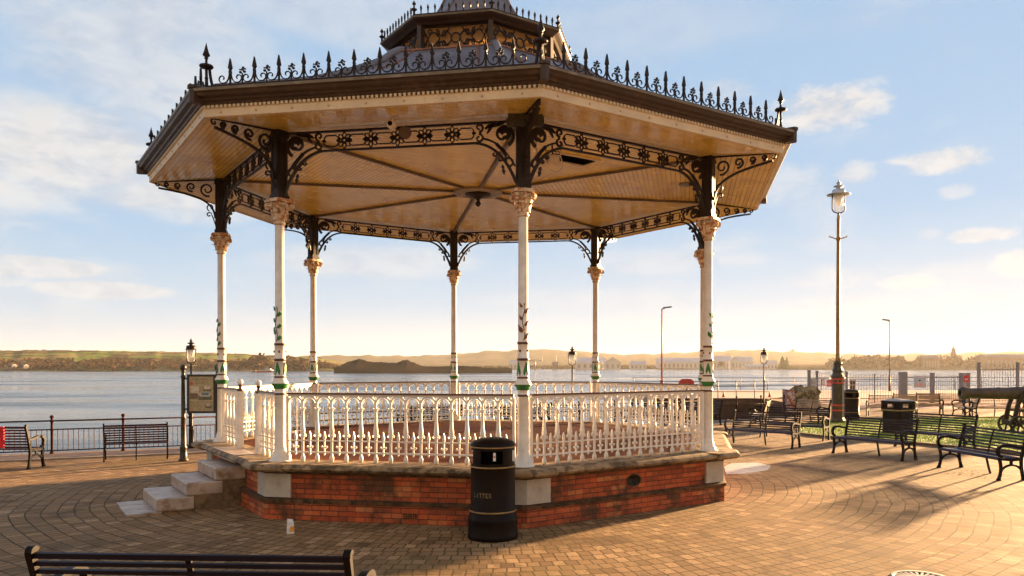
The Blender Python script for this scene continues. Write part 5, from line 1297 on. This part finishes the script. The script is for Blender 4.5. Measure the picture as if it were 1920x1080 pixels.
# dark spoil island
Mt['spoil'] = mat('dark_spoil', (.020, .013, .009), .95, spec=0, sc=.08, var=.4)
topH = [(626, 690.0), (640, 684), (655, 677), (674, 673.5), (690, 677), (704, 679), (716, 678), (728, 681), (744, 680), (754, 676), (763, 673.5), (772, 678), (782, 683), (792, 687), (830, 687), (850, 686.5), (870, 685.5), (890, 687.5), (905, 689.6), (950, 689.6), (960, 690.5)]
ridge('spoil_island', topH, 560, 600, Mt['spoil'], 120, 11, .35)

# woods: leaf clumps spread through the volume of each wood
def woods(name, items, m, label, q=1.4, dens=1.0, seed=1):
    rnd = random.Random(seed); mb = MB()
    for (x, y, z, r, h) in items:
        n = int(60 * dens)
        for _ in range(n):
            a = rnd.uniform(0, 6.3); u = rnd.uniform(-1, 1); rr = rnd.random() ** .4
            p = Vector((x + r * rr * sqrt(1 - u * u) * cos(a), y + r * rr * sqrt(1 - u * u) * sin(a), z + h * .5 + h * .55 * rr * u))
            s = q * rnd.uniform(.5, 1.2) * r / 5; e1 = Vector((rnd.uniform(-1, 1), rnd.uniform(-1, 1), rnd.uniform(-1, 1))).normalized(); e2 = e1.orthogonal().normalized()
            mb.add([p - e1 * s, p + e2 * s * .9, p + e1 * s, p - e2 * s * .7], [(0, 1, 2, 3)], rnd.choice((0, 0, 1, 2)))
    return stuff(mb.build(name, m), label, 'woods')
fol = [mat('foliage_brown', (.19, .10, .04), .9, spec=0, sc=.05, var=.3), mat('foliage_olive', (.11, .09, .03), .9, spec=0, sc=.05, var=.3), mat('foliage_dark', (.06, .04, .018), .9, spec=0, sc=.05, var=.3)]
rnd = random.Random(21); it = []
for i in range(330):     # shoreline wood of the left coast
    px = rnd.uniform(-60, 640); D = rnd.uniform(765, 880); t = (D - 760) / 390
    H = (wz(interp(topL, px), 1150) - WZ) * max(t, .0) ** .75
    it.append((wx(px, D), D, WZ + H * .8, rnd.uniform(3, 6), rnd.uniform(3, 6) * (1.0 if px < 450 else .8)))
for i in range(60):
    px = rnd.uniform(-60, 600); D = rnd.uniform(1000, 1180); t = min((D - 760) / 390, 1); H = (wz(interp(topL, px), 1150) - WZ) * t ** .75
    it.append((wx(px, D), D, WZ + H * .92, rnd.uniform(2.5, 5), rnd.uniform(1.2, 2.6)))
for px, y, r, h in ((480, 0, 9, 13), (487, 0, 9, 14), (495, 0, 8, 12), (470, 0, 8, 10), (540, 0, 8, 12), (552, 0, 9, 11), (563, 0, 8, 9), (600, 0, 7, 8), (615, 0, 6, 6), (452, 0, 8, 9)):
    it.append((wx(px, 800), 800, WZ + 3, r, h))
woods('coastal_woods', it, fol, 'brown winter woods lining the low coast on the left')
it = []
for i in range(170):     # right-hand shore: rounded crowns on the skyline
    px = rnd.choice((rnd.uniform(1596, 1694), rnd.uniform(1700, 2000), rnd.uniform(1540, 2000)))
    D = rnd.uniform(1010, 1080)
    topy = 668 if px < 1600 else (664.5 if px < 1694 else 664 if px > 1715 else 672)
    topy += 1.5 * sin(px * .045) + rnd.uniform(0, 10) ; h = wz(topy, D) - WZ - 1
    it.append((wx(px, D), D, WZ + 0, 9, h))
for px in [784 + i * 9 for i in range(90)]:
    D = rnd.uniform(1170, 1215); 
    if rnd.random() < .8: it.append((wx(px, D), D, WZ + .5, rnd.uniform(3, 6), rnd.uniform(2, 4.5)))
woods('harbour_woods', it, fol, 'hazy rounded woods along the far right shore', seed=4, dens=1.4)
mb = MB()
n = 60; ring = [(wx(1500 + 640 * i / n, 1000 + 8 * sin(i)), 1000 + 8 * sin(i)) for i in range(n + 1)]
vs = [(x, y, WZ - .5) for x, y in ring] + [(x, y + 10, WZ + 3.0) for x, y in ring] + [(x, y + 170, WZ + 3.2) for x, y in ring] + [(x, y + 190, WZ - .5) for x, y in ring]
mb.add(vs, [(k * (n + 1) + i, k * (n + 1) + i + 1, (k + 1) * (n + 1) + i + 1, (k + 1) * (n + 1) + i) for k in range(3) for i in range(n)]); struct(mb.build('headland', hM))

def tree(px, D, w, ybot, ytop, label, cone=False, col=None, seed=1, tiny=False):
    rnd = random.Random(seed); z0, z1 = max(wz(ybot, D), WZ), wz(ytop, D); r = w / 2 / F * D; h = z1 - z0
    t = thing('tree', label, 'tree', (wx(px, D), D, z0), 0, 'single trees on the far shore')
    mb = MB(); mb.tube([(0, 0, 0), (0, 0, h * .7)], [r * .08 + .2, .1], 6)
    for j in range(5): a = j * 1.26; mb.tube([(0, 0, h * .3 + j * h * .07), (r * .6 * cos(a), r * .6 * sin(a), h * .55 + j * h * .07)], [.15, .05], 4)
    mb.build('trunk', Mt['gutter'], t)
    mb = MB(); lob = [(rnd.uniform(-.45, .45) * r, rnd.uniform(-.45, .45) * r, h * rnd.uniform(.4, .8), r * rnd.uniform(.4, .6)) for _ in range(9)]
    for _ in range(1500):
        if cone:
            v = rnd.random(); rr = r * (1 - v) ** .8 * rnd.random() ** .4; a = rnd.uniform(0, 6.3); p = Vector((rr * cos(a) * (1 + .2 * sin(v * 30)), rr * sin(a), h * (.06 + .94 * v)))
        else:
            l = rnd.choice(lob); d = Vector((rnd.gauss(0, 1), rnd.gauss(0, 1), rnd.gauss(0, 1))).normalized() * l[3] * rnd.random() ** .35; p = Vector((l[0], l[1], l[2])) + d
        s = r * .09 * rnd.uniform(.5, 1.2); e1 = Vector((rnd.gauss(0, 1), rnd.gauss(0, 1), rnd.gauss(0, 1))).normalized(); e2 = e1.orthogonal().normalized()
        mb.add([p - e1 * s, p + e2 * s, p + e1 * s, p - e2 * s], [(0, 1, 2, 3)], rnd.choice((0, 0, 1)))
    mb.build('crown', col or fol[:2], t)
gr = [mat('foliage_green', (.06, .14, .03), .9, spec=0, sc=.1, var=.3), mat('foliage_deep_green', (.035, .08, .02), .9, spec=0, sc=.1)]
tree(1467, 950, 17, 692, 668, 'green pointed evergreen on the far shore, left one of a close pair', True, gr, 2)
tree(1475, 955, 13, 692, 670, 'green pointed evergreen on the far shore, right one of a close pair', True, gr, 3)
tree(1352, 1000, 13, 691, 677.5, 'round bushy tree in front of the pale sheds across the water', False, None, 4)

# ---- buildings across the water
bw = mat('pale_wall', (.55, .53, .50), .8, var=.08, sc=.1); brf = mat('pale_roof', (.42, .45, .50), .6, var=.1, sc=.1); bdk = mat('dark_window', (.24, .22, .20), .4); bwd = mat('dull_white_wall', (.10, .09, .08), .9, spec=0, sc=.1); bred = mat('brown_wall', (.22, .13, .08), .8, var=.2, sc=.1); bsl = mat('slate_roof', (.12, .11, .12), .7, var=.2, sc=.1)
def building(px0, px1, yb, ye, yr, D, label, wall=bw, roof=brf, wins=0, gable=False, depth=None, grp='buildings on the far shore'):
    z0 = WZ + .2 if yb > 684 else wz(yb, D) - 1; x0, x1 = wx(px0, D), wx(px1, D); w = x1 - x0; ze, zr = wz(ye, D), wz(yr, D); dp = depth or max(8, min(w * .6, 30))
    t = thing('building', label, 'building', ((x0 + x1) / 2, D, z0), 0, grp); he, hr = ze - z0, zr - z0
    mb = MB(); mb.box(-w / 2, w / 2, 0, dp, 0, he); 
    if gable: mb.hexa([Vector(p) for p in ((-w / 2, 0, he), (w / 2, 0, he), (w / 2, dp, he), (-w / 2, dp, he))], [Vector(p) for p in ((-.05, 0, hr - .1), (.05, 0, hr - .1), (.05, dp, hr - .1), (-.05, dp, hr - .1))])
    mb.build('wall', wall, t)
    mb = MB(); o = .4
    if gable:
        for s_ in (-1, 1): mb.hexa([Vector(p) for p in ((s_ * (w / 2 + o), -o, he - .1), (0, -o, hr), (0, dp + o, hr), (s_ * (w / 2 + o), dp + o, he - .1))], [Vector(p) for p in ((s_ * (w / 2 + o), -o, he + .2), (0, -o, hr + .3), (0, dp + o, hr + .3), (s_ * (w / 2 + o), dp + o, he + .2))])
    else:
        mb.hexa([Vector(p) for p in ((-w / 2 - o, -o, he), (w / 2 + o, -o, he), (w / 2 + o, dp + o, he), (-w / 2 - o, dp + o, he))], [Vector(p) for p in ((-w / 2 - o * .5, dp * .45, hr), (w / 2 + o * .5, dp * .45, hr), (w / 2 + o * .5, dp * .55, hr), (-w / 2 - o * .5, dp * .55, hr))])
    mb.build('roof', roof, t)
    for i in range(wins):
        xc_ = -w / 2 + (i + .5) * w / wins; ww = w / wins * .45; mb = MB(); mb.box(xc_ - ww / 2, xc_ + ww / 2, -.06, .05, he * .2, he * .75); mb.build('window', bdk, t)
    return t
building(1080, 1136, 690, 680, 670.5, 1120, 'long pale industrial shed across the water, behind the small lantern', wins=5)
building(1134, 1164, 690, 680, 670, 1100, 'pale gable-fronted hall across the water, left of the rear right column', gable=True, wins=3)
building(1182, 1212, 690, 683, 677, 1110, 'low pale shed with dark doors across the water', wins=4)
building(1235, 1316, 690, 679, 671, 1150, 'longest pale-roofed shed across the water, left of the right columns', wins=10)
building(1326, 1373, 690, 677, 667, 1160, 'tall pale warehouse across the water, just right of the right columns', wins=8)
building(1377, 1412, 690, 678, 668.5, 1140, 'pale warehouse left of the lantern post across the water', wins=5)
building(1372, 1384, 690, 676, 669, 1080, 'narrow white tower house between the two warehouses', wins=2, gable=True)
building(1438, 1458, 690, 683, 675.5, 1100, 'low white house left of the green trees', wins=3)
building(1400, 1440, 690, 687, 683, 1060, 'low white quay buildings below the warehouse', wins=6)
building(956, 976, 690, 682, 675, 1150, 'grey block across the water left of the crane', bw, brf, 3)
building(1036, 1046, 690, 683, 678, 1120, 'small dark brown hut on the far shore', bred, bsl, 0)
building(1484, 1490, 662, 657, 654.5, 3040, 'square tower on the hilltop skyline', bred, bsl, 0, depth=12)
building(61, 71, 660, 658.2, 656.6, 1140, 'pale farmhouse on the left skyline, next to the long barn', bw, bw, 2)
building(75, 96, 659, 657.8, 656.4, 1145, 'long pale barn on the left skyline', brf, brf, 3)
building(114, 124, 660, 659.0, 657.6, 1140, 'small white house on the left skyline', bw, bsl, 1)
building(224, 266, 661.5, 660.2, 658.8, 1140, 'low farm buildings on the skyline above the green field', bw, bsl, 4)
building(15, 22, 688, 685, 682.8, 756, 'small white cottage at the shoreline near the left edge', bwd, bsl, 2)
building(38, 44, 688, 685.2, 683.2, 756, 'small white cottage at the shoreline, second from the left edge', bwd, bsl, 2)
building(192, 206, 682, 677.5, 675, 850, 'reddish house among the woods on the left coast', bred, bsl, 3)
building(1730, 1762, 690, 672, 666, 1006, 'hazy block among the woods on the far right shore', bred, bsl, 6)
building(1850, 1930, 690, 670, 664, 1006, 'long hazy block on the far right shore', bred, bsl, 10)
# church spire right
t = thing('church_tower', 'hazy church tower with a spire above the woods on the right', 'church tower', (wx(1787.5, 1120), 1120, WZ))
h1 = wz(660, 1120) - WZ; h2 = wz(655, 1120) - WZ; h3 = wz(649, 1120) - WZ
mb = MB(); mb.box(-2.6, 2.6, -2.6, 2.6, 0, h1); mb.box(-2.0, 2.0, -2.0, 2.0, h1, h2); mb.build('tower', bred, t); mb = MB(); mb.lathe([(2.4, h2), (.01, h3)], 8, smooth=False); mb.build('spire', bsl, t)
# cranes and masts
def mast(px, ytop, D, label, arm=0):
    z = WZ; h = wz(ytop, D) - z; t = thing('dock_crane' if arm else 'mast', label, 'crane' if arm else 'mast', (wx(px, D), D, z))
    mb = MB(); mb.tube([(0, 0, 0), (0, 0, h)], [.5, .25] if not arm else [1.2, .8], 5); mb.build('tower' if arm else 'pole', Mt['steel'], t)
    if arm: mb = MB(); mb.tube([(-arm, 0, h * .82), (0, 0, h), (arm * 1.3, 0, h * .85)], .35, 4); mb.tube([(-arm, 0, h * .82), (arm * 1.3, 0, h * .85)], .4, 4); mb.build('jib', Mt['steel'], t)
mast(1003, 674, 1120, 'low spreading dock crane across the water', 8)
mast(1017, 662, 1150, 'left of two thin masts across the water')
mast(1043, 660.5, 1150, 'right of two thin masts across the water')
mast(1127, 671, 1110, 'short mast beside the gable-fronted hall')
# ship
t = thing('cargo_ship', 'small red and white ship off the left coast', 'ship', (wx(497, 640), 640, WZ))
mb = MB(); mb.hexa([Vector(p) for p in ((-7.5, 0, -.5), (7, 0, -.5), (7, 4, -.5), (-7.5, 4, -.5))], [Vector(p) for p in ((-8, -.5, 1.0), (8.2, -.5, 1.2), (8.2, 4.5, 1.2), (-8, 4.5, 1.0))]); mb.build('hull', mat('hull_red', (.40, .06, .05), .6), t)
mb = MB(); mb.box(-5, 5.5, 0, 4, 1.0, 2.0); mb.box(-.5, 4, .5, 3.5, 2.0, 3.0); mb.tube([(1, 2, 3), (1, 2, 4.6)], .15, 5); mb.build('deckhouse', bw, t)
t = thing('barge', 'flat dark barge just left of the red and white ship', 'barge', (wx(484, 645), 645, WZ))
mb = MB(); mb.hexa([Vector(p) for p in ((-4.6, 0, -.4), (4, 0, -.4), (4, 3, -.4), (-4.6, 3, -.4))], [Vector(p) for p in ((-5, -.4, .7), (4.6, -.4, .7), (4.6, 3.4, .7), (-5, 3.4, .7))]); mb.build('hull', Mt['iron'], t); mb = MB(); mb.box(-4, -2.4, .5, 2.5, .7, 1.6); mb.build('deckhouse', bred, t)

# ------------------------------------------------------------------ haze
mh = bpy.data.materials.new('haze_air'); mh.use_nodes = True; mh.node_tree.nodes.clear(); gh = G(mh.node_tree)
vol = gh.n('ShaderNodeVolumePrincipled'); oo = gh.n('ShaderNodeOutputMaterial'); mh.node_tree.links.new(vol.outputs[0], oo.inputs['Volume'])
vol.inputs['Color'].default_value = (.95, .93, .92, 1); vol.inputs['Density'].default_value = .00007; vol.inputs['Anisotropy'].default_value = .35
mb = MB(); mb.box(-4200, 4200, -60, 5600, -6.5, 75); hz = mb.build('haze', mh); stuff(hz, 'pale warm haze over the harbour fading the far hills', 'haze')
